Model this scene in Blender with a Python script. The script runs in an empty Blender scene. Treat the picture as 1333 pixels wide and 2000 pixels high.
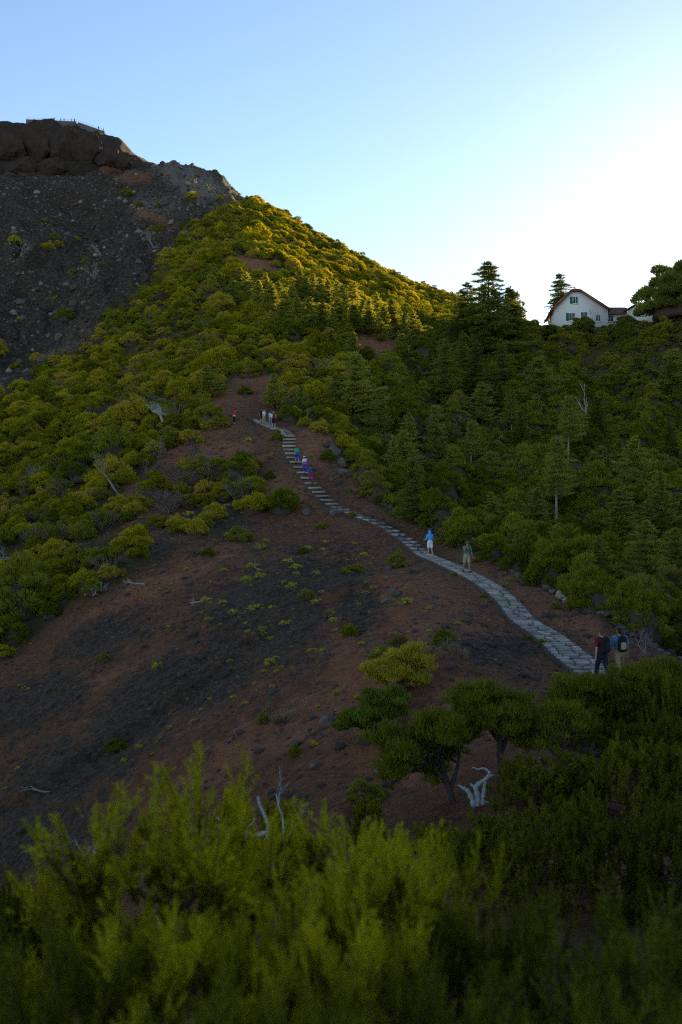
import bpy, bmesh, math, random
import numpy as np
from mathutils import Vector, Matrix

# ------------------------------------------------------------------ camera, sky, sun, exposure
SC = bpy.context.scene
COL = SC.collection
FPX = 2000.0            # focal length in photograph pixels (photo 1333 x 2000)
CX, CY = 666.5, 1000.0
cam_data = bpy.data.cameras.new('camera')
cam_data.sensor_fit = 'VERTICAL'
cam_data.sensor_height = 36.0
cam_data.lens = 36.0
cam_data.clip_start = 0.1
cam_data.clip_end = 20000
cam_data.dof.use_dof = True
cam_data.dof.focus_distance = 95.0
cam_data.dof.aperture_fstop = 1.9
cam = bpy.data.objects.new('camera', cam_data)
cam.location = (0, 0, 0)
cam.rotation_euler = (math.radians(90), 0, 0)
COL.objects.link(cam)
SC.camera = cam

SUN_AZ, SUN_EL = math.radians(25.0), math.radians(14.0)
world = bpy.data.worlds.new('World'); SC.world = world
world.use_nodes = True
wn = world.node_tree
sky = wn.nodes.new('ShaderNodeTexSky'); sky.sky_type = 'NISHITA'
sky.sun_disc = False
sky.sun_elevation = SUN_EL; sky.sun_rotation = SUN_AZ
sky.altitude = 1500; sky.air_density = 1.0; sky.dust_density = 0.4; sky.ozone_density = 1.3
wn.links.new(sky.outputs[0], wn.nodes['Background'].inputs[0])
wn.nodes['Background'].inputs[1].default_value = 0.10

sl = bpy.data.lights.new('sun', 'SUN'); sl.energy = 5.0; sl.angle = math.radians(0.53); sl.color = (1.0, 0.80, 0.40)
sun = bpy.data.objects.new('sun', sl); COL.objects.link(sun)
sdir = Vector((math.sin(SUN_AZ)*math.cos(SUN_EL), math.cos(SUN_AZ)*math.cos(SUN_EL), math.sin(SUN_EL)))
sun.rotation_euler = sdir.to_track_quat('Z', 'Y').to_euler()
sun.location = sdir*300

SC.view_settings.view_transform = 'Standard'
SC.view_settings.look = 'None'
SC.view_settings.exposure = 1.3
SC.view_settings.gamma = 1.0
SC.view_settings.use_curve_mapping = False
SC.render.engine = 'CYCLES'
SC.cycles.use_denoising = False
SC.cycles.filter_width = 1.2
SC.cycles.max_bounces = 5; SC.cycles.diffuse_bounces = 2; SC.cycles.transmission_bounces = 3
SC.cycles.sample_clamp_indirect = 6

random.seed(7)
RNG = np.random.default_rng(11)

# ------------------------------------------------------------------ helpers
def P(px, py, d):
    return Vector(((px-CX)/FPX*d, d, (CY-py)/FPX*d))

def mesh_np(name, verts, tris=None, quads=None, mats=(), tri_mat=None, smooth=False):
    """one mesh from numpy arrays"""
    me = bpy.data.meshes.new(name)
    verts = np.asarray(verts, dtype=np.float32)
    tris = np.zeros((0, 3), np.int32) if tris is None else np.asarray(tris, np.int32)
    quads = np.zeros((0, 4), np.int32) if quads is None else np.asarray(quads, np.int32)
    nt, nq = len(tris), len(quads)
    me.vertices.add(len(verts)); me.vertices.foreach_set('co', verts.ravel())
    me.loops.add(nt*3+nq*4)
    me.loops.foreach_set('vertex_index', np.concatenate([tris.ravel(), quads.ravel()]))
    me.polygons.add(nt+nq)
    ls = np.concatenate([np.arange(nt)*3, nt*3+np.arange(nq)*4]).astype(np.int32)
    me.polygons.foreach_set('loop_start', ls)
    if smooth:
        me.polygons.foreach_set('use_smooth', np.ones(nt+nq, bool))
    for m in mats: me.materials.append(m)
    if tri_mat is not None:
        me.polygons.foreach_set('material_index', np.asarray(tri_mat, np.int32))
    me.update(calc_edges=True)
    return me

class MB:
    """collects tubes, boxes and blades; build() links them as one mesh object"""
    def __init__(s): s.v = []; s.t = []; s.q = []; s.n = 0; s.tm = []; s.qm = []
    def add(s, v, t=None, q=None, m=0):
        v = np.asarray(v, float).reshape(-1, 3); s.v.append(v)
        if t is not None and len(t):
            s.t.append(np.asarray(t, int)+s.n); s.tm.append(np.full(len(t), m))
        if q is not None and len(q):
            s.q.append(np.asarray(q, int)+s.n); s.qm.append(np.full(len(q), m))
        s.n += len(v)
    def tube(s, pts, rad, sides=6, m=0, cap=True):
        pts = np.asarray([tuple(p) for p in pts], float); rad = np.broadcast_to(np.asarray(rad, float), (len(pts),))
        tang = np.gradient(pts, axis=0); tang /= np.linalg.norm(tang, axis=1)[:, None]+1e-9
        ref = np.array([0.31, 0.17, 0.93]) if abs(tang[0][2]) < .8 else np.array([0.9, 0.3, 0.1])
        a = np.cross(tang, ref); a /= np.linalg.norm(a, axis=1)[:, None]+1e-9
        b = np.cross(tang, a)
        ang = np.linspace(0, 2*np.pi, sides, endpoint=False)
        ring = pts[:, None]+rad[:, None, None]*(np.cos(ang)[None, :, None]*a[:, None]+np.sin(ang)[None, :, None]*b[:, None])
        n = len(pts); q = []
        for i in range(n-1):
            for k in range(sides):
                k2 = (k+1) % sides
                q.append((i*sides+k, i*sides+k2, (i+1)*sides+k2, (i+1)*sides+k))
        v = ring.reshape(-1, 3); t = []
        if cap:
            v = np.concatenate([v, pts[:1], pts[-1:]])
            c0, c1 = n*sides, n*sides+1
            for k in range(sides):
                k2 = (k+1) % sides
                t.append((c0, k2, k)); t.append((c1, (n-1)*sides+k, (n-1)*sides+k2))
        s.add(v, t, q, m)
    def box(s, c, size, rot=None, m=0):
        c = np.asarray(tuple(c), float); h = np.asarray(size, float)/2
        v = np.array([[x, y, z] for x in (-1, 1) for y in (-1, 1) for z in (-1, 1)])*h
        if rot is not None: v = v @ np.array(rot.to_3x3()).T
        s.add(v+c, None, [(0, 1, 3, 2), (4, 6, 7, 5), (0, 4, 5, 1), (2, 3, 7, 6), (0, 2, 6, 4), (1, 5, 7, 3)], m)
    def poly_prism(s, pts2, y0, y1, m=0):
        """outline in x,z extruded from y0 to y1 (convex)"""
        n = len(pts2)
        v = [(x, y0, z) for x, z in pts2]+[(x, y1, z) for x, z in pts2]
        v.append((sum(p[0] for p in pts2)/n, y0, sum(p[1] for p in pts2)/n)); v.append((v[-1][0], y1, v[-1][2]))
        t = []; q = []
        for i in range(n):
            j = (i+1) % n
            q.append((i, j, n+j, n+i)); t.append((2*n, j, i)); t.append((2*n+1, n+i, n+j))
        s.add(v, t, q, m)
    def blades(s, pos, dirs, length, width, m=0):
        """kite-shaped leaf triangles, one per position"""
        pos = np.asarray(pos, float); dirs = np.asarray(dirs, float)
        dirs = dirs/(np.linalg.norm(dirs, axis=1)[:, None]+1e-9)
        r = RNG.normal(size=dirs.shape)
        side = np.cross(dirs, r); side /= np.linalg.norm(side, axis=1)[:, None]+1e-9
        n = len(pos)
        length = np.broadcast_to(length, (n,))[:, None]; width = np.broadcast_to(width, (n,))[:, None]
        v = np.stack([pos-side*width*.5, pos+side*width*.5, pos+dirs*length], axis=1).reshape(-1, 3)
        s.add(v, np.arange(n*3).reshape(-1, 3), None, m)
    def mesh(s, name, mats, smooth=False):
        v = np.concatenate(s.v)
        t = np.concatenate(s.t) if s.t else None
        q = np.concatenate(s.q) if s.q else None
        tm = np.concatenate((s.tm if s.t else [])+(s.qm if s.q else []))
        return mesh_np(name, v, t, q, mats, tm, smooth)
    def build(s, name, mats, parent=None, smooth=False):
        if not isinstance(mats, (list, tuple)): mats = [mats]
        return link(name, s.mesh(name, mats, smooth), parent)

def link(name, me, parent=None):
    o = bpy.data.objects.new(name, me); COL.objects.link(o)
    if parent is not None: o.parent = parent
    return o
def empty(name, loc=(0, 0, 0), rz=0.0, sc=1.0):
    o = bpy.data.objects.new(name, None); COL.objects.link(o)
    o.location = loc; o.rotation_euler = (0, 0, rz); o.scale = (sc, sc, sc)
    o.empty_display_size = .3
    return o
def tag(o, label=None, cat=None, group=None, kind=None):
    if label: o['label'] = label
    if cat: o['category'] = cat
    if group: o['group'] = group
    if kind: o['kind'] = kind
    return o
def copy_tree(o, parent=None):
    c = o.copy(); COL.objects.link(c); c.parent = parent
    for ch in list(o.children): copy_tree(ch, c)
    return c

# numpy value noise
def _hash(ix, iy, seed):
    h = (ix.astype(np.int64)*374761393+iy.astype(np.int64)*668265263+seed*1442695041) & 0xFFFFFFFF
    h = ((h ^ (h >> 13))*1274126177) & 0xFFFFFFFF
    return ((h ^ (h >> 16)) & 0xFFFF)/65535.0
def vnoise(x, y, seed=0):
    x = np.asarray(x, float); y = np.asarray(y, float)
    ix = np.floor(x); iy = np.floor(y); fx = x-ix; fy = y-iy
    fx = fx*fx*(3-2*fx); fy = fy*fy*(3-2*fy)
    a = _hash(ix, iy, seed); b = _hash(ix+1, iy, seed); c = _hash(ix, iy+1, seed); d = _hash(ix+1, iy+1, seed)
    return (a*(1-fx)+b*fx)*(1-fy)+(c*(1-fx)+d*fx)*fy
def fbm(x, y, octv=4, seed=0):
    s = 0; a = .5; f = 1.0
    for i in range(octv):
        s = s+a*(vnoise(x*f+i*17.3, y*f-i*9.1, seed+i)*2-1); a *= .5; f *= 2.03
    return s
def sstep(e0, e1, x):
    t = np.clip((np.asarray(x, float)-e0)/(e1-e0), 0, 1); return t*t*(3-2*t)
def inpoly(px, py, poly):
    px = np.asarray(px, float); py = np.asarray(py, float); r = np.zeros(px.shape, bool); n = len(poly); j = n-1
    for i in range(n):
        xi, yi = poly[i]; xj, yj = poly[j]
        c = ((yi > py) != (yj > py)) & (px < (xj-xi)*(py-yi)/((yj-yi) if yj != yi else 1e-9)+xi)
        r ^= c; j = i
    return r

# ------------------------------------------------------------------ materials
def mat(name): 
    m = bpy.data.materials.new(name); m.use_nodes = True
    nt = m.node_tree; b = nt.nodes['Principled BSDF']
    return m, nt, b
def plain(name, col, rough=.8, var=.15, scale=8.0, metal=0.0, bump=0.0, bscale=40, objvar=0.0):
    """a colour with noise mottling and an optional fine relief"""
    m, nt, b = mat(name)
    tc = nt.nodes.new('ShaderNodeTexCoord')
    nz = nt.nodes.new('ShaderNodeTexNoise'); nz.inputs['Scale'].default_value = scale; nz.inputs['Detail'].default_value = 5
    nt.links.new(tc.outputs['Object'], nz.inputs['Vector'])
    mx = nt.nodes.new('ShaderNodeMix'); mx.data_type = 'RGBA'
    mx.inputs[6].default_value = tuple(c*(1-var) for c in col)+(1,)
    mx.inputs[7].default_value = tuple(min(1, c*(1+var)) for c in col)+(1,)
    nt.links.new(nz.outputs[0], mx.inputs[0]); nt.links.new(mx.outputs[2], b.inputs['Base Color'])
    if objvar:                          # each piece its own shade
        oi = nt.nodes.new('ShaderNodeObjectInfo'); mr = nt.nodes.new('ShaderNodeMapRange'); mr.inputs[3].default_value = 1-objvar; mr.inputs[4].default_value = 1+objvar
        vs = nt.nodes.new('ShaderNodeVectorMath'); vs.operation = 'SCALE'; nt.links.new(oi.outputs['Random'], mr.inputs[0]); nt.links.new(mr.outputs[0], vs.inputs['Scale']); nt.links.new(mx.outputs[2], vs.inputs[0]); nt.links.new(vs.outputs[0], b.inputs['Base Color'])
    b.inputs['Roughness'].default_value = rough; b.inputs['Metallic'].default_value = metal
    b.inputs['Specular IOR Level'].default_value = .25
    if bump:
        n2 = nt.nodes.new('ShaderNodeTexNoise'); n2.inputs['Scale'].default_value = bscale; n2.inputs['Detail'].default_value = 6
        nt.links.new(tc.outputs['Object'], n2.inputs['Vector'])
        bp = nt.nodes.new('ShaderNodeBump'); bp.inputs['Strength'].default_value = bump; bp.inputs['Distance'].default_value = .05
        nt.links.new(n2.outputs[0], bp.inputs['Height']); nt.links.new(bp.outputs[0], b.inputs['Normal'])
    return m
def foliage(name, c1, c2, c3=None, trans=.35, tint=(1.25, 1.15, .5)):
    """diffuse + translucent leaf material; colour varies from plant to plant and from leaf to leaf"""
    m = bpy.data.materials.new(name); m.use_nodes = True; nt = m.node_tree
    nt.nodes.remove(nt.nodes['Principled BSDF']); out = nt.nodes['Material Output']
    oi = nt.nodes.new('ShaderNodeObjectInfo'); ge = nt.nodes.new('ShaderNodeNewGeometry')
    ra = nt.nodes.new('ShaderNodeValToRGB')
    e = ra.color_ramp.elements; e[0].color = c1+(1,); e[1].color = c2+(1,); e[0].position = .1; e[1].position = .68
    if c3: k = e.new(.93); k.color = c3+(1,)
    ad = nt.nodes.new('ShaderNodeMath'); ad.operation = 'MULTIPLY_ADD'; ad.inputs[1].default_value = .62
    mu = nt.nodes.new('ShaderNodeMath'); mu.operation = 'MULTIPLY'; mu.inputs[1].default_value = .38
    nt.links.new(ge.outputs['Random Per Island'], mu.inputs[0])
    nt.links.new(oi.outputs['Random'], ad.inputs[0]); nt.links.new(mu.outputs[0], ad.inputs[2])
    nt.links.new(ad.outputs[0], ra.inputs[0])
    d = nt.nodes.new('ShaderNodeBsdfDiffuse'); t = nt.nodes.new('ShaderNodeBsdfTranslucent')
    vm = nt.nodes.new('ShaderNodeVectorMath'); vm.operation = 'MULTIPLY'; vm.inputs[1].default_value = tint
    nt.links.new(ra.outputs[0], d.inputs[0]); nt.links.new(ra.outputs[0], vm.inputs[0]); nt.links.new(vm.outputs[0], t.inputs[0])
    mx = nt.nodes.new('ShaderNodeMixShader'); mx.inputs[0].default_value = trans
    nt.links.new(d.outputs[0], mx.inputs[1]); nt.links.new(t.outputs[0], mx.inputs[2]); nt.links.new(mx.outputs[0], out.inputs[0])
    return m

M = {}
M['heath'] = foliage('heath_leaf', (.15, .155, .011), (.44, .41, .026), (.40, .28, .10), trans=.42, tint=(1.5, 1.2, .35))
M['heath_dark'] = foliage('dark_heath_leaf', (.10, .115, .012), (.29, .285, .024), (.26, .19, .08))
M['tuft'] = foliage('tuft_leaf', (.34, .33, .016), (.56, .50, .03))
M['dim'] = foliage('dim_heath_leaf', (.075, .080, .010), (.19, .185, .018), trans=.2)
M['pine'] = foliage('pine_needle', (.16, .20, .050), (.32, .34, .085), trans=.45, tint=(1.8, 1.4, .35))
M['fir'] = foliage('fir_needle', (.10, .13, .028), (.20, .22, .045))
M['green_bush'] = foliage('green_bush_leaf', (.085, .125, .018), (.16, .20, .026))
M['plume'] = foliage('heath_plume_leaf', (.075, .072, .008), (.16, .15, .010), trans=.2)
M['plume_tip'] = foliage('young_heath_tip', (.25, .24, .010), (.54, .48, .018), trans=.28)
M['dry'] = foliage('dry_twig', (.15, .115, .088), (.26, .205, .155), trans=.1, tint=(1, 1, 1))
M['straw'] = foliage('dry_grass', (.22, .15, .07), (.33, .24, .11), trans=.3, tint=(1, 1, .9))
M['sprig'] = plain('brown_sprig', (.17, .12, .085), .95, .4, 20)
M['bark'] = plain('bark', (.085, .062, .048), .95, .4, 12, bump=.6)
M['pale_bark'] = plain('pale_bark', (.36, .29, .23), .95, .35, 10, bump=.6)
M['deadwood'] = plain('bleached_wood', (.45, .43, .41), .85, .3, 14, bump=.5)
M['greywood'] = plain('grey_dead_wood', (.27, .235, .20), .9, .3, 14, bump=.5)
# ------------------------------------------------------------------ terrain: one sheet in log-polar rows round the camera
# stone path: centre line as photo bearing + distance (metres ahead)
PATH = [(1300,1420,29),(1225,1362,32),(1128,1291,36.5),(1075,1246,40),(1023,1212,43.5),(1000,1185,47),(965,1152,51),(915,1122,57.5),(860,1097,65),
        (828,1083,71),(815,1071,73.5),(790,1052,76.5),(745,1025,80.5),(700,1008,84),(655,989,87.5),(636,976,89.5),
        (608,946,93.5),(580,906,97.5),(566,880,101),(565,857,105),(556,843,108),(540,838,110.5),(518,829,113.5),(504,820,116.5)]
CTRL = PATH + [
 # ridge top beside the path, right edge of the ridge and the drop behind it
 (1333,1292,36),(1210,1225,43),(1090,1165,50),(1000,1118,60),(900,1065,71),(800,1020,80),(740,985,87),(690,930,95),(650,870,104),(590,830,111),
 (1333,1500,28),(1250,1335,35),(1100,1200,46),(940,1110,61),(800,1035,78.5),
 # slope left of the path
 (1050,1290,36),(950,1230,41),(880,1180,47),(820,1130,57),(700,1060,75),(620,1010,84),(545,940,93),(500,870,103),(470,830,112),
 (950,1330,32),(850,1290,35.5),(760,1350,33),(700,1290,39),(650,1200,50),(600,1120,65),(520,1060,75),
 (640,1390,34),(500,1440,33),(380,1490,33.5),(560,1300,45),(450,1250,54),(400,1150,66),(420,1020,84),(400,930,97),(400,870,108),
 (300,1400,48),(200,1300,58),(250,1180,66),(250,1080,77),(270,980,92),(300,890,107),
 (100,1450,50),(0,1600,43),(0,1450,54),(0,1300,65),(100,1200,73),(0,1150,80),(120,1060,86),(0,1000,98),(120,930,107),(0,880,114),(150,840,120),(300,820,121),
 (-200,1400,60),(-200,1100,85),(-200,900,118),(-300,1700,50),
 (850,1450,26),(1000,1480,23),(1150,1500,22),(1150,1430,26),(750,1520,25),(600,1560,25),(400,1640,26),(200,1740,28),(0,1850,32),
 # camera knoll
 (666,2600,2.2),(666,2350,5.0),(666,2020,9),(666,1760,15),(300,2400,5),(1050,2350,5),(1333,2100,7),(0,2500,5),(0,2150,12),(250,1950,17),(1000,1800,13),(1333,1750,14),(1333,1620,19),
 # mountain
 (440,790,121),(490,755,131),(560,760,131),(600,700,150),(400,700,150),(500,600,190),(620,600,200),(500,500,240),(420,500,250),(480,425,318),
 (200,740,150),(0,800,136),(0,740,162),(100,690,178),(250,620,200),(300,560,225),(350,470,280),(0,600,225),(0,480,285),(150,560,240),(150,450,305),
 (-250,700,170),(-250,450,300),(-250,300,420),
 (0,360,370),(100,345,408),(180,330,414),(240,345,408),(0,290,428),
 (-60,252,440),(0,250,440),(55,247,440),(140,258,436),(200,277,430),(240,304,424),(268,328,416),
 (300,400,345),(330,326,400),(400,345,388),(450,374,370),(500,402,350),(560,436,335),(620,470,320),(660,499,310),(720,526,300),(800,571,292),(870,606,285),(960,640,280),(1050,650,285),
 (700,650,172),(760,670,170),(760,600,243),(840,652,216),(660,560,235),(700,720,146),(640,790,125),
 # behind the mountain skyline
 (0,300,520),(300,420,500),(560,560,440),(800,700,400),(960,720,380),(0,700,1000),(600,900,900),
 # hill with the house on the right; unseen off-frame rise added to block sun
 (760,800,128),(720,870,112),(800,900,118),(780,960,100),(860,960,104),(900,760,158),(860,690,185),(930,655,205),(1000,650,205),(1080,650,202),(1130,648,200),(1190,645,198),(1260,640,194),(1333,625,188),(1400,570,188),(1480,490,185),(1600,440,185),(1750,420,190),(2000,400,200),
 (1000,770,160),(1150,740,168),(1300,740,160),(950,880,128),(1100,880,128),(1250,880,125),(1333,900,120),(1000,980,106),(1150,1000,100),(1300,1010,96),
 (1000,1070,86),(900,1040,88),(1100,1120,78),(1200,1140,70),(1333,1170,64),(1250,1230,52),(1333,1330,42),(1450,1200,60),(1450,1000,95),(1450,800,150),
 (1000,670,250),(1150,720,260),(1333,720,260),(1150,900,500),(1333,950,900),(1000,1000,1500),(300,1000,2000),
]
K = []
for px, py, d in CTRL:
    u = (px-CX)/FPX; w = (CY-py)/FPX
    K.append((math.atan(u), math.log(d*math.sqrt(1+u*u)), w/math.sqrt(1+u*u)))
# outside the frame: beside and behind the camera, and out to the horizon
for th, r, z in [(-.8,4,-2.2),(.8,4,-2.0),(1.6,4,-1.5),(-1.6,4,-1.8),(3.0,4,-1.2),(-3.0,4,-1.2),(-.8,15,-6.5),(.8,15,-4.5),(1.6,15,-1.5),(-1.6,15,-5),(3.0,15,2),(-3.0,15,2),
               (-.8,60,-22),(.8,60,-8),(1.6,60,-2),(-1.6,60,-25),(3.0,60,12),(-3.0,60,12),(-.8,180,0),(.8,180,55),(1.6,200,-10),(-1.6,200,-30),(3.0,200,20),(-3.0,200,20),
               (-.8,480,90),(.8,480,-30),(1.6,800,-150),(-1.6,800,-120),(3,800,-60),(-3,800,-60),(.0,1.4,-1.65),(1.5,1.4,-1.62),(3.,1.4,-1.6),(-1.5,1.4,-1.62),(-3.,1.4,-1.6)]:
    K.append((th, math.log(r), z/r))
for th in np.linspace(-3, 3, 9): K.append((th, math.log(5000), -.06))
K = np.array(K)
def _phi(d2): return np.where(d2 > 0, d2*np.log(d2+1e-12)*.5, 0)
def _tps():
    n = len(K); A = np.zeros((n+3, n+3))
    d2 = (K[:, None, 0]-K[None, :, 0])**2+(K[:, None, 1]-K[None, :, 1])**2
    A[:n, :n] = _phi(d2)+np.eye(n)*2e-4
    A[:n, n] = 1; A[:n, n+1:] = K[:, :2]; A[n:, :n] = A[:n, n:].T
    return np.linalg.solve(A, np.concatenate([K[:, 2], np.zeros(3)]))
TW = _tps()
def base_w(th, lr):
    th = np.asarray(th, float).ravel(); lr = np.asarray(lr, float).ravel(); out = np.empty(len(th)); n = len(K)
    for i in range(0, len(th), 20000):
        a = th[i:i+20000]; b = lr[i:i+20000]
        out[i:i+20000] = _phi((a[:, None]-K[None, :, 0])**2+(b[:, None]-K[None, :, 1])**2) @ TW[:n]+TW[n]+TW[n+1]*a+TW[n+2]*b
    return out

ROCK = [(-400,200),(40,235),(262,318),(330,318),(455,368),(480,398),(430,418),(385,440),(345,480),(300,555),(225,615),(160,690),(105,705),(60,745),(0,775),(-400,850)]
CLIFF = [(-400,200),(40,235),(200,270),(262,318),(295,335),(270,362),(215,348),(160,318),(60,345),(-400,380)]

# smooth path centre line in the world
def catmull(pts, n):
    pts = [np.array(tuple(p)) for p in pts]; pts = [2*pts[0]-pts[1]]+pts+[2*pts[-1]-pts[-2]]; out = []
    for i in range(1, len(pts)-2):
        for k in range(n):
            t = k/n; p0, p1, p2, p3 = pts[i-1:i+3]
            out.append(.5*((2*p1)+(-p0+p2)*t+(2*p0-5*p1+4*p2-p3)*t*t+(-p0+3*p1-3*p2+p3)*t**3))
    out.append(pts[-2]); return np.array(out)
PC = catmull([P(*p) for p in PATH], 24)
_seg = np.linalg.norm(np.diff(PC, axis=0), axis=1); PS = np.concatenate([[0], np.cumsum(_seg)])
def path_at(s):
    return np.stack([np.interp(s, PS, PC[:, k]) for k in range(3)], -1)
def path_s_of(i): return PS[i*24]       # arc length at control point i

TH = np.concatenate([np.linspace(-math.pi, -.62, 36)[:-1], np.linspace(-.62, -.36, 36)[:-1], np.linspace(-.36, .36, 430), np.linspace(.36, .62, 36)[1:], np.linspace(.62, math.pi, 36)[1:]])
LR = np.concatenate([np.linspace(math.log(.5), math.log(20), 90)[:-1], np.linspace(math.log(20), math.log(150), 470)[:-1], np.linspace(math.log(150), math.log(470), 240)[:-1], np.linspace(math.log(470), math.log(6000), 40)])
NT, NR = len(TH), len(LR)
gT, gL = np.meshgrid(TH, LR)            # rows = distance
gR = np.exp(gL); gX = gR*np.sin(gT); gY = gR*np.cos(gT)
gZ = base_w(gT, gL).reshape(gT.shape)*gR
gZ = np.where(gR < 1.2, -1.65, gZ)
def pix(X, Y, Z):
    Yc = np.where(np.abs(Y) < .05, .05, Y)
    return np.where(Y > .1, CX+FPX*X/Yc, -9999), np.where(Y > .1, CY-FPX*Z/Yc, -9999)
gpx, gpy = pix(gX, gY, gZ)
def blur(a, n=3):
    for _ in range(n):
        p = np.pad(a, 1, mode='edge'); a = (p[1:-1, 1:-1]*2+p[:-2, 1:-1]+p[2:, 1:-1]+p[1:-1, :-2]+p[1:-1, 2:])/6
    return a
front = (gR > 100) & (gR < 520) & (gY > 0)
rockm = blur((inpoly(gpx, gpy, ROCK) & front & (gR > 150)).astype(float), 10)
behind = (front & (gT < .02) & (gR > 330)).astype(float)
cliffm = blur(((inpoly(gpx, gpy, CLIFF) | ((gpx < 275) & (gpy < 340))) & (gR > 380) & (gR < 540) & (gT < -.18)).astype(float), 5)
# distance to the path
pd = np.full(gX.shape, 99.0); pz = np.zeros(gX.shape)
sub = (gR > 26) & (gR < 135) & (np.abs(gT) < .4)
idx = np.argwhere(sub); PCs = PC[::3]
for i in range(0, len(idx), 20000):
    ii = idx[i:i+20000]; x = gX[ii[:, 0], ii[:, 1]]; y = gY[ii[:, 0], ii[:, 1]]
    d = (x[:, None]-PCs[None, :, 0])**2+(y[:, None]-PCs[None, :, 1])**2
    j = d.argmin(1); pd[ii[:, 0], ii[:, 1]] = np.sqrt(d[np.arange(len(j)), j]); pz[ii[:, 0], ii[:, 1]] = PCs[j, 2]
# relief
calm = sstep(.6, 4.0, pd)
far = sstep(110, 180, gR)
n1 = fbm(gX/9, gY/9, 4, 3)*.55+fbm(gX/2.2, gY/2.2, 3, 9)*.16
# rills running down the bare slope left of the path
rl = (gX*.55-gY*.83)                     # across-slope coordinate
rill = fbm((rl+fbm(gX/12, gY/12, 3, 55)*5)/4.0, (gX*.83+gY*.55)/26, 4, 21)
slope_m = sstep(28, 34, gR)*(1-sstep(100, 125, gR))*sstep(1.5, 6, pd)
gZ2 = gZ+(n1*np.clip(gR/40, .1, 1)*(1+far*1.6)*(1-rockm)+rill*1.15*slope_m+(fbm(gX/.9, gY/.9, 3, 17)*.13+fbm(gX/.35, gY/.35, 2, 18)*.05)*slope_m)*calm
# rock face: ribs and ledges
rib = np.abs(fbm(gX/26+gY/80, gY/60, 4, 31)); led = np.abs(fbm(gX/7, gY/11, 4, 41))
gZ2 += rockm*((.5-rib*2)*7.5+(.4-led*2)*3.2+fbm(gX/3, gY/3, 3, 5)*1.8)*sstep(150, 220, gR)*(1-.75*sstep(380, 430, gR))
strata = np.abs(((gZ+fbm(gX/15, gY/15, 3, 77)*6)/7.0) % 1-.5)*2
gZ2 += cliffm*((strata-.5)*2.2+(.5-np.abs(fbm(gX/11, gY/14, 4, 71))*2)*3.0+fbm(gX/4, gY/6, 3, 13)*1.6)*.8
gZ2 += fbm(gX/40, gY/40, 4, 91)*4*far*(1-rockm)*sstep(170, 230, gR)*(1-sstep(290, 330, gR))
gz_path = np.where(pd < 90, pz-.10, gZ2)
k = 1-sstep(.95, 2.6, pd)
gZ2 = gZ2*(1-k)+gz_path*k
gZ = gZ2
gW = gZ/gR
WMAX = np.maximum.accumulate(gW, axis=0)

def grid_idx(X, Y):
    th = np.arctan2(X, Y); lr = np.log(np.maximum(np.hypot(X, Y), .51))
    return np.interp(th, TH, np.arange(NT)), np.interp(lr, LR, np.arange(NR))
def sample(A, X, Y):
    c, r = grid_idx(np.asarray(X, float), np.asarray(Y, float))
    c0 = np.clip(np.floor(c).astype(int), 0, NT-2); r0 = np.clip(np.floor(r).astype(int), 0, NR-2); fc = c-c0; fr = r-r0
    return (A[r0, c0]*(1-fc)+A[r0, c0+1]*fc)*(1-fr)+(A[r0+1, c0]*(1-fc)+A[r0+1, c0+1]*fc)*fr
def gz(x, y): return float(sample(gZ, np.array([x]), np.array([y]))[0])
def visible_top(X, Y, Ztop):
    """is a point seen over the ground before it"""
    c, r = grid_idx(X, Y); c0 = np.clip(np.round(c).astype(int), 0, NT-1); r0 = np.clip(np.floor(r).astype(int)-3, 0, NR-1)
    return Ztop/np.hypot(X, Y) > WMAX[r0, c0]
def hit(px, py, rmin=0.0):
    """the ground point seen at a place in the photograph"""
    u = (px-CX)/FPX; w = (CY-py)/FPX; th = math.atan(u); ww = w/math.sqrt(1+u*u)
    c = np.interp(th, TH, np.arange(NT)); c0 = int(min(c, NT-2)); f = c-c0
    col = gW[:, c0]*(1-f)+gW[:, c0+1]*f; R_ = np.exp(LR)
    ok = np.where((col >= ww) & (R_ > max(rmin, 2)))[0]
    if len(ok) == 0: return None
    i = ok[0]
    if i > 0 and col[i] != col[i-1] and R_[i-1] > rmin and col[i-1] < ww:
        t = (ww-col[i-1])/(col[i]-col[i-1]); r = math.exp(LR[i-1]+(LR[i]-LR[i-1])*t)
    else: r = R_[i]
    x = r*math.sin(th); y = r*math.cos(th)
    return Vector((x, y, gz(x, y)))

# soil kinds, stored on the ground as point attributes
gpx, gpy = pix(gX, gY, gZ)
def spot(x, y, rx, ry, ang=0.0):
    a = math.radians(ang); dx = gpx-x; dy = gpy-y
    p = (dx*math.cos(a)+dy*math.sin(a))/rx; q = (-dx*math.sin(a)+dy*math.cos(a))/ry
    return np.exp(-(p*p+q*q))
bare_red = np.zeros(gX.shape); cinder = np.zeros(gX.shape)
inview = (gY > 1) & (gR < 520)
for a in [(830,1200,130,75,25),(960,1140,70,40,30),(700,1300,70,60,-45),(560,1420,260,42,-28),(1080,1190,160,25,30),(380,860,70,18,-20),(410,770,60,25,0),(500,745,60,18,0),(620,870,50,35,20),(560,960,40,45,50),
          (750,670,70,26,0),(490,515,70,18,12),(150,1350,120,14,-25),(330,1130,150,22,-25),(900,1350,60,30,0),(420,890,90,30,0),(760,1480,120,60,0),(260,985,90,20,-30),(300,425,60,12,20),(260,345,45,16,0),(60,1620,100,14,-20)]:
    bare_red = np.maximum(bare_red, spot(*a))
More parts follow.
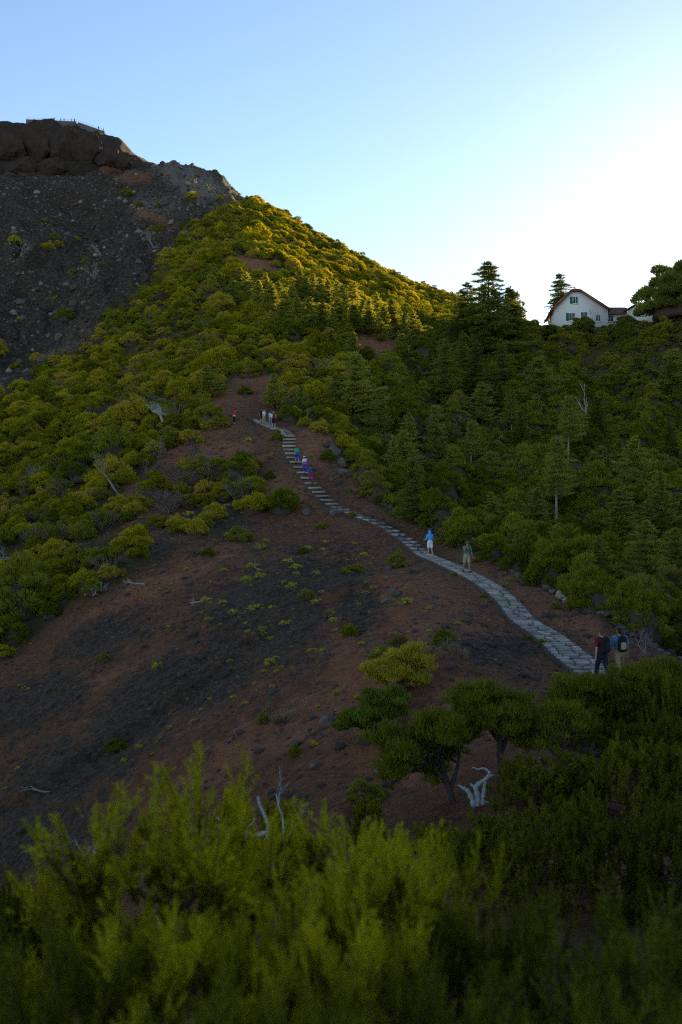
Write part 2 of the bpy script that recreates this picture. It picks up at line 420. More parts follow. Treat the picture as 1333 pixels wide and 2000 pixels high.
for a in [(520,1170,170,75,-25),(330,1330,200,55,-28),(560,1230,110,70,-40),(700,1190,60,60,0),(200,1240,120,40,-25),(960,1270,120,35,0),(280,1090,90,25,-20),(430,1010,80,40,0),(150,1500,200,70,-25),(60,1380,160,60,-25),(250,1420,150,50,-28),(60,1640,200,90,-20),(420,1330,120,50,-30),(640,1130,90,40,-10)]:  # real cinder; lower-left spots also put lens vignetting into the soil colour
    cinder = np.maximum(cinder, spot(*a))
BARE = [(430,835),(300,900),(200,1000),(300,1090),(130,1190),(0,1290),(-300,1330),(-300,2200),(600,2200),(1500,1600),(1400,1300),(1333,1290),(1060,1150),(880,1060),(740,990),(700,920),(640,860),(560,822),(560,735),(470,735),(390,800)]
bare = blur((inpoly(gpx, gpy, BARE) & (gR < 140)).astype(float), 6)
litter = np.clip(1-bare-rockm-cliffm-sstep(355, 385, gR)*(gT < -.12), 0, 1)*(1-np.clip(bare_red*1.2, 0, 1))

me = mesh_np('ground', np.stack([gX, gY, gZ], -1).reshape(-1, 3), None,
    np.stack([(np.arange(NR-1)[:, None]*NT+np.arange(NT-1)[None, :]).ravel()+o for o in (0, 1, NT+1, NT)], 1), smooth=True)
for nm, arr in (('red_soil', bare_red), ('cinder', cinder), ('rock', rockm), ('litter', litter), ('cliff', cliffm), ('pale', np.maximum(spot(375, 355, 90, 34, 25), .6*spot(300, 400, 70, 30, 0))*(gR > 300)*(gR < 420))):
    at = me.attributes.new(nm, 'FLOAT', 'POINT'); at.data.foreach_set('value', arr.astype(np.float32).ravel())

def ground_material():
    m, nt, b = mat('volcanic_soil'); N = nt.nodes; L = nt.links
    tc = N.new('ShaderNodeTexCoord')
    def noise(scale, det=6, rough=.6):
        n = N.new('ShaderNodeTexNoise'); n.inputs['Scale'].default_value = scale; n.inputs['Detail'].default_value = det; n.inputs['Roughness'].default_value = rough
        L.new(tc.outputs['Object'], n.inputs['Vector']); return n.outputs[0]
    def attr(nm):
        a = N.new('ShaderNodeAttribute'); a.attribute_name = nm; return a.outputs['Fac']
    def ramp(src, stops):
        r = N.new('ShaderNodeValToRGB'); e = r.color_ramp.elements
        e[0].position, e[0].color = stops[0][0], stops[0][1]+(1,); e[1].position, e[1].color = stops[-1][0], stops[-1][1]+(1,)
        for p, c in stops[1:-1]: k = e.new(p); k.color = c+(1,)
        L.new(src, r.inputs[0]); return r.outputs[0]
    def mix(f, a, c):
        x = N.new('ShaderNodeMix'); x.data_type = 'RGBA'; L.new(f, x.inputs[0]); L.new(a, x.inputs[6]); L.new(c, x.inputs[7]); return x.outputs[2]
    def math_(op, a, c):
        x = N.new('ShaderNodeMath'); x.operation = op; x.use_clamp = True
        for i, s in enumerate((a, c)):
            if isinstance(s, (int, float)): x.inputs[i].default_value = s
            else: L.new(s, x.inputs[i])
        return x.outputs[0]
    def edge(a, nz, lo=.25, hi=.75):      # ragged border for an attribute
        s = N.new('ShaderNodeMath'); s.operation = 'MULTIPLY_ADD'; s.inputs[1].default_value = 2.4; L.new(nz, s.inputs[0])
        t = N.new('ShaderNodeMath'); t.operation = 'ADD'; t.inputs[1].default_value = -1.2; L.new(a, t.inputs[0]); L.new(t.outputs[0], s.inputs[2])
        r = N.new('ShaderNodeMapRange'); r.interpolation_type = 'SMOOTHSTEP'; r.inputs[1].default_value = lo; r.inputs[2].default_value = hi; L.new(s.outputs[0], r.inputs[0]); return r.outputs[0]
    big = noise(.22, 5); mid = noise(1.3, 8, .65); fine = noise(7, 8, .7); grain = noise(28, 5, .7)
    smA = noise(.55, 12, .68); smB = noise(.8, 12, .70); sm = noise(2.6, 12, .78); sm2 = noise(3.4, 12, .82)
    soil = ramp(sm, [(.28, (.050, .024, .013)), (.42, (.16, .070, .036)), (.58, (.27, .120, .060)), (.75, (.46, .25, .14))])
    red = ramp(sm, [(.28, (.17, .062, .030)), (.5, (.33, .130, .062)), (.75, (.50, .235, .12))])
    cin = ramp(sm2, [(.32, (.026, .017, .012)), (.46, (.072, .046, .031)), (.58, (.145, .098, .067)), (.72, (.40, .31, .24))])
    rock = ramp(noise(1.5, 14, .85), [(.30, (.016, .010, .007)), (.45, (.038, .026, .018)), (.54, (.080, .058, .041)), (.65, (.34, .27, .21))])
    cliff = ramp(noise(.5, 8, .7), [(.3, (.030, .021, .016)), (.55, (.065, .042, .030)), (.75, (.11, .066, .045))])
    lit = ramp(sm, [(.3, (.055, .042, .014)), (.55, (.10, .078, .026)), (.8, (.19, .14, .06))])
    c = mix(edge(attr('red_soil'), smA, .12, .55), soil, red)
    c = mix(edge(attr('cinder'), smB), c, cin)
    c = mix(edge(attr('rock'), smA, .1, .5), c, rock)
    c = mix(math_('MULTIPLY', edge(attr('pale'), mid, .2, .7), .8), c, ramp(sm2, [(.3, (.10, .078, .060)), (.5, (.20, .165, .13)), (.7, (.36, .30, .245))]))
    redrock = math_('MULTIPLY', math_('MULTIPLY', edge(attr('red_soil'), fine, .3, .9), attr('rock')), .55)
    c = mix(redrock, c, red)
    c = mix(edge(attr('cliff'), big), c, cliff)
    c = mix(math_('MULTIPLY', edge(attr('litter'), mid, .1, .5), .85), c, lit)
    L.new(c, b.inputs['Base Color']); b.inputs['Roughness'].default_value = .97; b.inputs['Specular IOR Level'].default_value = .1
    h = N.new('ShaderNodeMath'); h.operation = 'MULTIPLY_ADD'; h.inputs[1].default_value = .35; L.new(grain, h.inputs[0]); L.new(fine, h.inputs[2])
    bp = N.new('ShaderNodeBump'); bp.inputs['Strength'].default_value = .9; bp.inputs['Distance'].default_value = .12
    L.new(h.outputs[0], bp.inputs['Height'])
    bp2 = N.new('ShaderNodeBump'); bp2.inputs['Strength'].default_value = .7; bp2.inputs['Distance'].default_value = .6
    L.new(mid, bp2.inputs['Height']); L.new(bp.outputs[0], bp2.inputs['Normal']); L.new(bp2.outputs[0], b.inputs['Normal'])
    return m
me.materials.append(ground_material())
ground = link('ground', me); tag(ground, 'reddish brown volcanic ground of the ridge, slopes and mountain', kind='structure')
# ------------------------------------------------------------------ plant builders
def rdirs(n, up=.5):
    d = RNG.normal(size=(n, 3)); d /= np.linalg.norm(d, axis=1)[:, None]; d[:, 2] = np.abs(d[:, 2])*(.6+up)+up*.2; return d/np.linalg.norm(d, axis=1)[:, None]
def heath_mesh(name, seed, W=1.3, H=1.5, clumps=22, per=165, leaf='heath', bl=(.13, .26), bw=(.05, .085), stems=True, flat=1.0):
    """a heath shrub about 2.6 m wide: twisted stems under billowing cushions of upright sprigs"""
    global RNG
    RNG = np.random.default_rng(seed); rn = random.Random(seed)
    mb = MB(); cs = []
    lob = [rn.uniform(.7, 1.15) for _ in range(7)]
    for i in range(clumps):
        a = i*2.39996+rn.uniform(-.5, .5); ct = 1-(i+.5)/clumps*.93     # over the dome, crown to skirt
        st = math.sqrt(1-ct*ct); k = lob[int(a/(2*math.pi)*7) % 7]*rn.uniform(.82, 1.12)
        cr = rn.uniform(.20, .42)*W/1.3
        cs.append((W*k*st*.8*math.cos(a), W*k*st*.8*math.sin(a), max(H*ct*k*.85-cr*.3, cr*.35), cr))
    for (x, y, z, r) in cs:
        n = int(per*(r/.36)**2*rn.uniform(.8, 1.2)/(W/1.3)**2)
        d = rdirs(n, .2); rad = r*np.power(RNG.uniform(.35, 1, n), .4)
        p = np.array([x, y, z])+d*rad[:, None]*np.array([1, 1, flat])
        p[:, 2] = np.maximum(p[:, 2], .03)
        dd = d*1.0+np.array([x, y, 0])*.25+np.array([0, 0, .55])+RNG.normal(size=(n, 3))*.3
        mb.blades(p, dd, RNG.uniform(bl[0], bl[1], n), RNG.uniform(bw[0], bw[1], n), 1)
    bm = bmesh.new(); bmesh.ops.create_icosphere(bm, subdivisions=2, radius=1)   # tangle of inner twigs
    vv = np.array([v.co for v in bm.verts]); ff = [[v.index for v in f.verts] for f in bm.faces]; bm.free()
    kk = np.array([lob[int((math.atan2(v[1], v[0]) % 6.2831)/6.2832*7) % 7] for v in vv])*RNG.uniform(.55, .85, len(vv))
    mb.add(np.stack([vv[:, 0]*W*kk*.85, vv[:, 1]*W*kk*.85, np.maximum(vv[:, 2]*H*kk*.85, -.25)], -1), ff, None, 0)
    if stems:
        for (x, y, z, r) in cs[::3]:
            m1 = np.array([x*.45+rn.uniform(-.1, .1), y*.45+rn.uniform(-.1, .1), z*.45])
            mb.tube([(x*.08, y*.08, -.35), m1, (x, y, z+.1)], [.05, .035, .012], 4, 0)
    return mb.mesh(name, [M['bark'], M[leaf]])
def pine_parts(seed, H=8.0, W=2.0, whorls=22, per=6, leaf='pine', droop=.15, start=.12, dens=1.0, taper=.85, bark='bark'):
    """trunk mesh and crown mesh of a conical pine or fir, base at the origin"""
    global RNG
    RNG = np.random.default_rng(seed); rn = random.Random(seed)
    tr = MB(); cr = MB()
    ph = rn.uniform(0, 6.28)
    bend = [rn.uniform(-.12, .12) for _ in range(2)]
    def ax(t): return np.array([bend[0]*math.sin(t*3), bend[1]*math.sin(t*2.5), t*H])
    tr.tube([ax(t) for t in np.linspace(-.05, 1, 9)], np.linspace(.018, .002, 9)*H, 7, 0)
    for wv in range(whorls):
        t0 = start+(1-start)*(wv+rn.uniform(-.3, .3))/whorls
        a0 = rn.uniform(0, 6.28)
        for b in range(per):
            if rn.random() < .2: continue
            t = min(.99, max(start*.8, t0+rn.uniform(-.7, .7)*(1-start)/whorls)); L = W*(1-t)**taper*rn.uniform(.75, 1.15)+.18
            a = a0+b*6.283/per+rn.uniform(-.45, .45); l = L*rn.uniform(.4, 1.2)*(1+.22*math.sin(a*1.0+ph)+.16*math.sin(a*2+t*9+ph))
            o = ax(t); dv = np.array([math.cos(a), math.sin(a), 0]); n = max(3, int(l/.32))
            rise = .32*(1-t)+.1
            pts = [o+dv*l*s+np.array([0, 0, l*(rise*s-droop*2.2*s*s+.35*max(0, s-.6)**2*2)]) for s in np.linspace(0, 1, n+1)]
            tr.tube(pts, np.linspace(.0042*H*(1-t)+.008, .006, n+1), 4, 0, cap=False)
            pp = []; dd = []
            perp = np.array([-dv[1], dv[0], 0])
            for i in range(1, n+1):
                s = i/n; k = int(26*dens*(1.25-s*.35))
                spread = l*.36*(1.12-s)+.10
                off = RNG.uniform(-1, 1, k)
                q = pts[i]+perp[None]*off[:, None]*spread+dv[None]*(RNG.uniform(-.5, .4, k)[:, None]*l/n-np.abs(off)[:, None]*spread*.35)
                q[:, 2] += RNG.normal(size=k)*.05-np.abs(off)*spread*.12
                pp.append(q); dd.append(dv[None]*.9+perp[None]*off[:, None]*.9+RNG.normal(size=(k, 3))*.35+np.array([0, 0, .35]))
            pp = np.concatenate(pp); dd = np.concatenate(dd)
            cr.blades(pp, dd, RNG.uniform(.20, .40, len(pp))*min(1.25, H/8), RNG.uniform(.06, .11, len(pp)), 0)
    k = 30; cr.blades(np.array([ax(.985)]*k)+RNG.normal(size=(k, 3))*.05, RNG.normal(size=(k, 3))*.5+np.array([0, 0, 1.4]), .3, .06, 0)
    return tr.mesh('trunk', [M[bark]]), cr.mesh('crown', [M[leaf]])
def tree_object(name, trunk_me, crown_me):
    o = empty(name); link('trunk', trunk_me, o); link('crown', crown_me, o); return o
def twig_tree(mb, base, d, L, r, depth, rn, curl=.5, ratio=.68, m=0, forks=(2, 3), up=.15, sides=5):
    """a bare, crooked branching limb"""
    n = 4; pts = [np.array(base, float)]; dv = np.array(d, float); dv /= np.linalg.norm(dv)
    for i in range(n):
        dv = dv+np.array([rn.uniform(-1, 1), rn.uniform(-1, 1), rn.uniform(-1, 1)+up])*curl*.4; dv /= np.linalg.norm(dv)
        pts.append(pts[-1]+dv*L/n)
    mb.tube(pts, np.linspace(r, r*.55, n+1), sides, m)
    if depth > 0:
        for k in range(rn.randint(*forks)):
            j = rn.choice((2, 3, 4, 4)); nd = dv+np.array([rn.uniform(-1, 1), rn.uniform(-1, 1), rn.uniform(-.5, 1)])*.8
            twig_tree(mb, pts[j], nd, L*ratio*rn.uniform(.7, 1.15), r*.55, depth-1, rn, curl, ratio, m, forks, up, max(3, sides-1))
def rock_mesh(name, seed, m, sx=1, sy=1, sz=.7, sub=2):
    rn = np.random.default_rng(seed); bm = bmesh.new(); bmesh.ops.create_icosphere(bm, subdivisions=sub, radius=.5)
    pl = rn.normal(size=(9, 3)); pl /= np.linalg.norm(pl, axis=1)[:, None]; dd = rn.uniform(.26, .42, 9)
    for v in bm.verts:
        c = np.array(v.co)
        for n_, d_ in zip(pl, dd):
            k = c @ n_-d_
            if k > 0: c = c-n_*k
        c = c*(1+rn.uniform(-.04, .04)); v.co = (c[0]*sx*1.2, c[1]*sy*1.2, c[2]*sz*1.2)
    me = bpy.data.meshes.new(name); bm.to_mesh(me); bm.free(); me.materials.append(m); return me

# ------------------------------------------------------------------ regions of the hillside, as seen from the viewpoint
SOIL = [[(375,815),(400,790),(440,750),(480,738),(560,738),(560,760),(520,775),(500,800),(450,835)],
        [(680,662),(700,650),(790,648),(815,665),(770,690),(740,705),(690,700)],
        [(440,505),(480,495),(530,515),(560,540),(480,545),(430,520)],
        [(250,960),(300,925),(330,935),(230,1010),(170,1040),(165,1020)],
        [(150,1060),(230,1020),(240,1035),(130,1110),(90,1120)]]
LEFT_THICKET = [(430,835),(300,905),(200,1010),(310,1040),(470,1000),(480,1015),(310,1095),(130,1195),(0,1275),(-300,1310),(-300,1000),(0,700),(500,400),(1000,620),(850,700),(660,860),(560,822),(480,790)]
HALF = [(290,940),(360,900),(480,880),(500,1000),(470,1020),(310,1060),(200,1090),(190,1060),(250,1000)]
def cover(px, py, r, X, Y):
    """how densely shrubs stand at a place: 0..1"""
    c = np.zeros(len(px))
    th = np.arctan2(X, Y)
    bare_ = inpoly(px, py, BARE) & (r < 122)
    c = np.where(~bare_ & (r > 40), 1.0, c)
    c = np.where(inpoly(px, py, HALF) & (r < 122), .55, c)
    c = np.where(inpoly(px, py, ROCK) & (r > 150), np.where((fbm(X/20, Y/20, 3, 33) > .12) & (r < 330), .06, .01), c)
    for s in SOIL: c = np.where(inpoly(px, py, s) & (r < 330), .06, c)
    c = np.where(r > 360, 0.0, c)
    return c

def scatter(n, r0, r1, t0, t1, mind):
    """points evenly over the ground, thinned to a least spacing (in metres, grows with distance)"""
    r = np.sqrt(RNG.uniform(r0*r0, r1*r1, n)); t = RNG.uniform(t0, t1, n)
    X = r*np.sin(t); Y = r*np.cos(t); cell = {}; keep = []
    for i in range(n):
        k = (int(X[i]//mind), int(Y[i]//mind)); ok = True
        for a in (-1, 0, 1):
            for b in (-1, 0, 1):
                for j in cell.get((k[0]+a, k[1]+b), ()):
                    if (X[i]-X[j])**2+(Y[i]-Y[j])**2 < mind*mind: ok = False; break
                if not ok: break
            if not ok: break
        if ok: cell.setdefault(k, []).append(i); keep.append(i)
    return X[keep], Y[keep]

GNN = [0]
def instanced_stuff(name, X, Y, Z, rot, scl, sources, label, scl_z=None):
    """one object that repeats the source meshes over many points (geometry nodes)"""
    me = bpy.data.meshes.new(name); me.vertices.add(len(X)); me.vertices.foreach_set('co', np.stack([X, Y, Z], -1).astype(np.float32).ravel())
    for nm, arr in (('inst_rot', rot), ('inst_scl', scl)):
        at = me.attributes.new(nm, 'FLOAT', 'POINT'); at.data.foreach_set('value', np.asarray(arr, np.float32))
    o = link(name, me); tag(o, label, kind='stuff')
    ng = bpy.data.node_groups.new(name+'_nodes', 'GeometryNodeTree'); GNN[0] += 1
    ng.interface.new_socket('Geometry', in_out='INPUT', socket_type='NodeSocketGeometry'); ng.interface.new_socket('Geometry', in_out='OUTPUT', socket_type='NodeSocketGeometry')
    N = ng.nodes; L = ng.links; gi = N.new('NodeGroupInput'); go = N.new('NodeGroupOutput')
    jn = N.new('GeometryNodeGeometryToInstance')
    for s in sources:
        ob = N.new('GeometryNodeObjectInfo'); ob.inputs['Object'].default_value = s; ob.transform_space = 'ORIGINAL'; ob.inputs['As Instance'].default_value = False
        L.new(ob.outputs['Geometry'], jn.inputs[0])
    ip = N.new('GeometryNodeInstanceOnPoints'); ip.inputs['Pick Instance'].default_value = True
    def na(nm):
        a = N.new('GeometryNodeInputNamedAttribute'); a.data_type = 'FLOAT'; a.inputs['Name'].default_value = nm; return a.outputs['Attribute']
    cx = N.new('ShaderNodeCombineXYZ'); L.new(na('inst_rot'), cx.inputs[2]); er = N.new('FunctionNodeEulerToRotation'); L.new(cx.outputs[0], er.inputs[0])
    cs = N.new('ShaderNodeCombineXYZ'); sc_ = na('inst_scl')
    for i in range(3): L.new(sc_, cs.inputs[i])
    L.new(gi.outputs[0], ip.inputs['Points']); L.new(jn.outputs[0], ip.inputs['Instance']); L.new(er.outputs[0], ip.inputs['Rotation']); L.new(cs.outputs[0], ip.inputs['Scale'])
    L.new(ip.outputs[0], go.inputs[0])
    md = o.modifiers.new('repeat', 'NODES'); md.node_group = ng
    return o

# ------------------------------------------------------------------ heath shrubs over the slopes
HV = [heath_mesh('heath_shrub', 100+i, W=[1.2, 1.4, 1.1, 1.5, 1.3][i], H=[1.5, 1.35, 1.8, 1.6, 1.2][i], clumps=[28, 34, 26, 38, 30][i]) for i in range(5)]
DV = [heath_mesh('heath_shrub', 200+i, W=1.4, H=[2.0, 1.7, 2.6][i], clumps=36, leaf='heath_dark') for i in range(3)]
RNG = np.random.default_rng(5)
X1, Y1 = scatter(70000, 40, 362, -.44, .44, 1.3)
r1 = np.hypot(X1, Y1)
thin = RNG.uniform(0, 1, len(X1)) < np.where(r1 > 130, .72, .96)
X1, Y1, r1 = X1[thin], Y1[thin], r1[thin]
Z1 = sample(gZ, X1, Y1); px1, py1 = pix(X1, Y1, Z1)
den = cover(px1, py1, r1, X1, Y1)*np.where(fbm(X1/9, Y1/9, 3, 8) < -.27, .5, 1)
keep = RNG.uniform(0, 1, len(X1)) < den
pdist = sample(pd, X1, Y1); keep &= ~((pdist < 2.2) & (r1 < 130))
seen = visible_top(X1, Y1, Z1+2.2)
keep &= seen
HX, HY = 23.0, 199.0                                    # keep the yard of the houses clear
keep &= ~((X1 > 36) & (X1 < 66) & (Y1 > 187))
X1, Y1, Z1, r1, px1, py1 = [a[keep] for a in (X1, Y1, Z1, r1, px1, py1)]
size = np.exp(RNG.normal(size=len(X1))*.30)*.86*(1+.25*sstep(110, 240, r1))
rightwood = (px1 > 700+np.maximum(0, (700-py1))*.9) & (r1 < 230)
order = np.argsort(-size/r1*(np.abs(px1-CX) < 690)*(py1 < 2000))
rank = np.empty(len(order), int); rank[order] = np.arange(len(order))
nind = 230
ind = rank < nind
LANDMARKS = [(1212,1230,'the two backpackers'),(914,1080,'the man with the brimmed hat'),(840,1050,'the person in the blue hood'),(797,960,'the dense dark spruce by the steps'),(1086,960,'the tall thin pine with pale trunk'),(1140,800,'the white bare snag'),(1137,640,'the bush before the white gable'),(1300,620,'the big dark round tree'),(955,620,'the tallest skyline spruce'),
 (692,760,'the broad grey green pine'),(745,830,'the pale pine below the broad one'),(920,880,'the thin pine in the hollow'),(1262,1110,'the broad pine at the right edge'),(1290,980,'the pine high at the right edge'),(1012,1070,'the young blue green pine'),(1170,1100,'the pine above the backpackers'),(720,920,'the boulders right of the stair'),(870,740,'the dark spruce at the left end of the wood'),(1240,900,'the pine on the upper right slope'),
 (535,770,'the pale pine behind the hikers'),(403,750,'the bushy round pine left of the bare earth'),(322,800,'the bleached dead tree'),(232,940,'the grey dead tree leaning left'),(80,1168,'the white fallen trunk'),(165,1140,'the tangle of white twigs'),(30,1090,'the grey twigs at the left edge'),(80,950,'the dead shrub at far left'),(458,810,'the person in red'),(285,1130,'the curved pale branch'),(186,985,'the low forked dead limb'),(345,858,'the pale fallen branch'),(470,1040,'the round shrub on the hillock flank'),(600,810,'the forked dead branch on the rim'),(400,690,'the lone pale pine'),(545,980,'the large rounded shrub by the stair')]
ORD = ['nearest', 'second nearest', 'third nearest', 'fourth nearest', 'fifth nearest', 'sixth nearest', 'seventh nearest', 'eighth nearest', 'ninth nearest', 'tenth nearest']
def landmark_labels(sel, px, py, what):
    """each shrub is named by its rank from the nearest landmark"""
    near = {}; out = {}
    for i in sel:
        d = [(px[i]-l[0])**2+(py[i]-l[1])**2 for l in LANDMARKS]; k = int(np.argmin(d)); near.setdefault(k, []).append((d[k], i))
    for k, lst in near.items():
        for q, (_, i) in enumerate(sorted(lst)):
            nm = LANDMARKS[k][2]; out[i] = (f'{what(i)}, {ORD[q]} to {nm}' if q < 10 else f'{what(i)}, one of those farther from {nm}', 'heath shrubs around '+nm)
    return out
LB = landmark_labels(np.where(ind)[0], px1, py1, lambda i: 'dark heath shrub' if rightwood[i] else 'olive heath shrub')
for i in np.where(ind)[0]:
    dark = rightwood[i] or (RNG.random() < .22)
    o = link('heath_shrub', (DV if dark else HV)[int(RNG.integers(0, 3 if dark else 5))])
    o.location = (X1[i], Y1[i], Z1[i]-.08); o.rotation_euler = (RNG.normal()*.06, RNG.normal()*.06, RNG.uniform(0, 6.28)); s = size[i]; o.scale = (s, s, s*RNG.uniform(.85, 1.15))
    tag(o, LB[i][0], 'shrub', LB[i][1])
src_l = []; src_d = []
def shrub_source(me):
    for o in bpy.data.objects:
        if o.data is me: return o
    return None
src_l = [s for s in (shrub_source(m) for m in HV) if s]; src_d = [s for s in (shrub_source(m) for m in DV) if s]
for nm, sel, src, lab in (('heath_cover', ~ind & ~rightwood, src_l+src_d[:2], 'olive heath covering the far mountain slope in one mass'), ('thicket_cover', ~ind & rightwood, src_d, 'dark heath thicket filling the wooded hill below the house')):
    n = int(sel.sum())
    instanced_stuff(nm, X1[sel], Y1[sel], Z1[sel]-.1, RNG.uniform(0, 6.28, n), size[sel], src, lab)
print('shrubs', len(X1), 'individual', int(ind.sum()))
# ------------------------------------------------------------------ stone path, steps and edging
M['paving'] = plain('paving_stone', (.33, .28, .235), .9, .4, 5, bump=.7, bscale=25, objvar=.4)
M['paving2'] = plain('worn_paving_stone', (.40, .345, .29), .9, .35, 5, bump=.7, bscale=25, objvar=.35)
M['bed'] = plain('path_bed', (.11, .078, .06), .97, .35, 6, bump=.6)
M['step'] = plain('step_stone', (.42, .335, .255), .9, .3, 4, bump=.6, bscale=25, objvar=.3)
M['basalt'] = plain('basalt_boulder', (.12, .095, .078), .92, .4, 3, bump=.7, bscale=9, objvar=.45)
M['pale_rock'] = plain('pale_scree_rock', (.21, .17, .13), .92, .35, 3, bump=.7, bscale=9, objvar=.45)
M['dark_rock'] = plain('dark_lava_rock', (.075, .055, .043), .94, .4, 4, bump=.7, bscale=12)
M['block'] = plain('tan_stone_block', (.40, .31, .21), .9, .3, 6, bump=.5)

def frame_at(s):
    p = path_at(s); q = path_at(s+.15)-path_at(s-.15); q[2] = 0; q /= np.linalg.norm(q); return p, q, np.array([q[1], -q[0], 0])
def width_at(s):
    return np.interp(s, [path_s_of(2), path_s_of(4), path_s_of(9), path_s_of(14), path_s_of(18), path_s_of(23)], [1.35, 1.1, 1.15, 1.1, 1.2, 1.5])
def ribbon(s0, s1, top, name, step=.35):
    """earth bed of the path: a strip with side faces"""
    ss = np.arange(s0, s1+step*.5, step); v = []; q = []
    for i, s in enumerate(ss):
        p, t, n = frame_at(s); w = width_at(s)*.5+.04+.05*math.sin(s*2.3)
        for k in (-1, 1):
            e = p+n*w*k; v += [(e[0], e[1], p[2]+top), (e[0]+n[0]*k*.05, e[1]+n[1]*k*.05, p[2]-.45)]
        if i: a = (i-1)*4; b = i*4; q += [(a, b, b+2, a+2), (a+1, b+1, b, a), (a+2, b+2, b+3, a+3)]
    return mesh_np(name, v, None, q, [M['bed']])
SA, SB, SCc, SD, SE = path_s_of(1)-1.5, path_s_of(9)+.2, path_s_of(14)+.3, path_s_of(19)+1.0, path_s_of(23)
path = link('path', ribbon(SA, SCc, .03, 'path')); tag(path, 'pale stone path climbing the ridge', kind='structure')
rn = random.Random(31)
slab_variants = []
def slab(w, d, h, seed):
    r = random.Random(seed); n = 7; bm = bmesh.new(); o = []
    for k in range(n):
        a = k/n*6.283+r.uniform(-.2, .2); ca, sa = math.cos(a), math.sin(a)
        m_ = 1/max(abs(ca)**2.6+abs(sa)**2.6, .2)**(1/2.6); o.append((ca*m_*w/2*r.uniform(.88, 1.03), sa*m_*d/2*r.uniform(.85, 1.05)))
    top = [bm.verts.new((x*.94, y*.94, h+r.uniform(-.012, .012))) for x, y in o]; mid = [bm.verts.new((x, y, h-.02)) for x, y in o]; bot = [bm.verts.new((x, y, -.06)) for x, y in o]
    bm.faces.new(top)
    for k in range(n):
        j = (k+1) % n; bm.faces.new((mid[k], mid[j], top[j], top[k])); bm.faces.new((bot[k], bot[j], mid[j], mid[k]))
    me = bpy.data.meshes.new('paving_stone'); bm.to_mesh(me); bm.free(); return me
for k in range(14):
    me = slab(1, 1, .075, 400+k); me.materials.append(M['paving' if k % 3 else 'paving2']); slab_variants.append(me)
def lay_stone(parent, p, t, n, w, d, dz=0.0, me=None):
    o = link('paving_stone', me or rn.choice(slab_variants), parent)
    sl = 0; o.location = p+np.array([0, 0, dz]); o.rotation_euler = (rn.uniform(-.03, .03), rn.uniform(-.03, .03), math.atan2(t[1], t[0])-math.pi/2+rn.uniform(-.12, .12)+(math.pi if rn.random() < .5 else 0))
    o.scale = (w*.99, d*.97, rn.uniform(.8, 1.15)); return o
# irregular rows of flat stones up to the first steps
s = path_s_of(1)-1.2; count = 0
while s < SB:
    p, t, n = frame_at(s); w = width_at(s); dep = rn.uniform(.30, .46)
    cuts = 3 if s < path_s_of(5) else 2
    xs = [0]+sorted(min(.85, max(.15, (i+1)/cuts+rn.uniform(-.13, .13))) for i in range(cuts-1))+[1]
    for i in range(cuts):
        c = (xs[i]+xs[i+1])/2-.5; ww = (xs[i+1]-xs[i])*w
        lay_stone(path, p+n*c*w+t*rn.uniform(-.06, .06), t, n, ww, dep*1.12, .0); count += 1
    s += dep
print('paving', count)
# long flagstone steps, then the stair
s = SB+.3
while s < SCc:
    p, t, n = frame_at(s); w = width_at(s)*1.02; dep = rn.uniform(.9, 1.35)
    for i in range(2):
        lay_stone(path, p+n*(i-.5)*w*.5+t*dep*.5, t, n, w*.53, dep*.98, rn.uniform(.02, .06)+.04, None)
    s += dep+.06
stair = link('stone_stair', ribbon(SCc+.1, SD, -.05, 'stone_stair', .3)); tag(stair, 'earth stair with pale stone treads rising up the hillock', 'stair')
nst = 17
for i in range(nst):
    s = SCc+.35+(SD-SCc-.6)*i/(nst-1); p, t, n = frame_at(s); w = width_at(s)*rn.uniform(.98, 1.12)
    mb = MB(); mb.box((0, 0, 0), (w, .30, .17)); mb2 = mb.mesh('step', [M['step']])
    bm = bmesh.new(); bm.from_mesh(mb2); bmesh.ops.subdivide_edges(bm, edges=bm.edges[:], cuts=2); 
    for v in bm.verts: v.co += Vector((rn.uniform(-.02, .02), rn.uniform(-.025, .025), rn.uniform(-.012, .012)))
    bm.to_mesh(mb2); bm.free()
    o = link('step', mb2, stair); o.location = p+np.array([0, 0, .06]); o.rotation_euler = (0, rn.uniform(-.03, .03), math.atan2(n[1], n[0])+rn.uniform(-.06, .06))
landing = link('landing', ribbon(SD+.1, SE, .03, 'landing')); tag(landing, 'paved landing on top of the hillock', kind='structure')
s = SD+.4
while s < SE-.2:
    p, t, n = frame_at(s); w = width_at(s); dep = rn.uniform(.5, .75)
    for i in range(2): lay_stone(landing, p+n*(i-.5)*w*.5, t, n, w*.5, dep, .0)
    s += dep
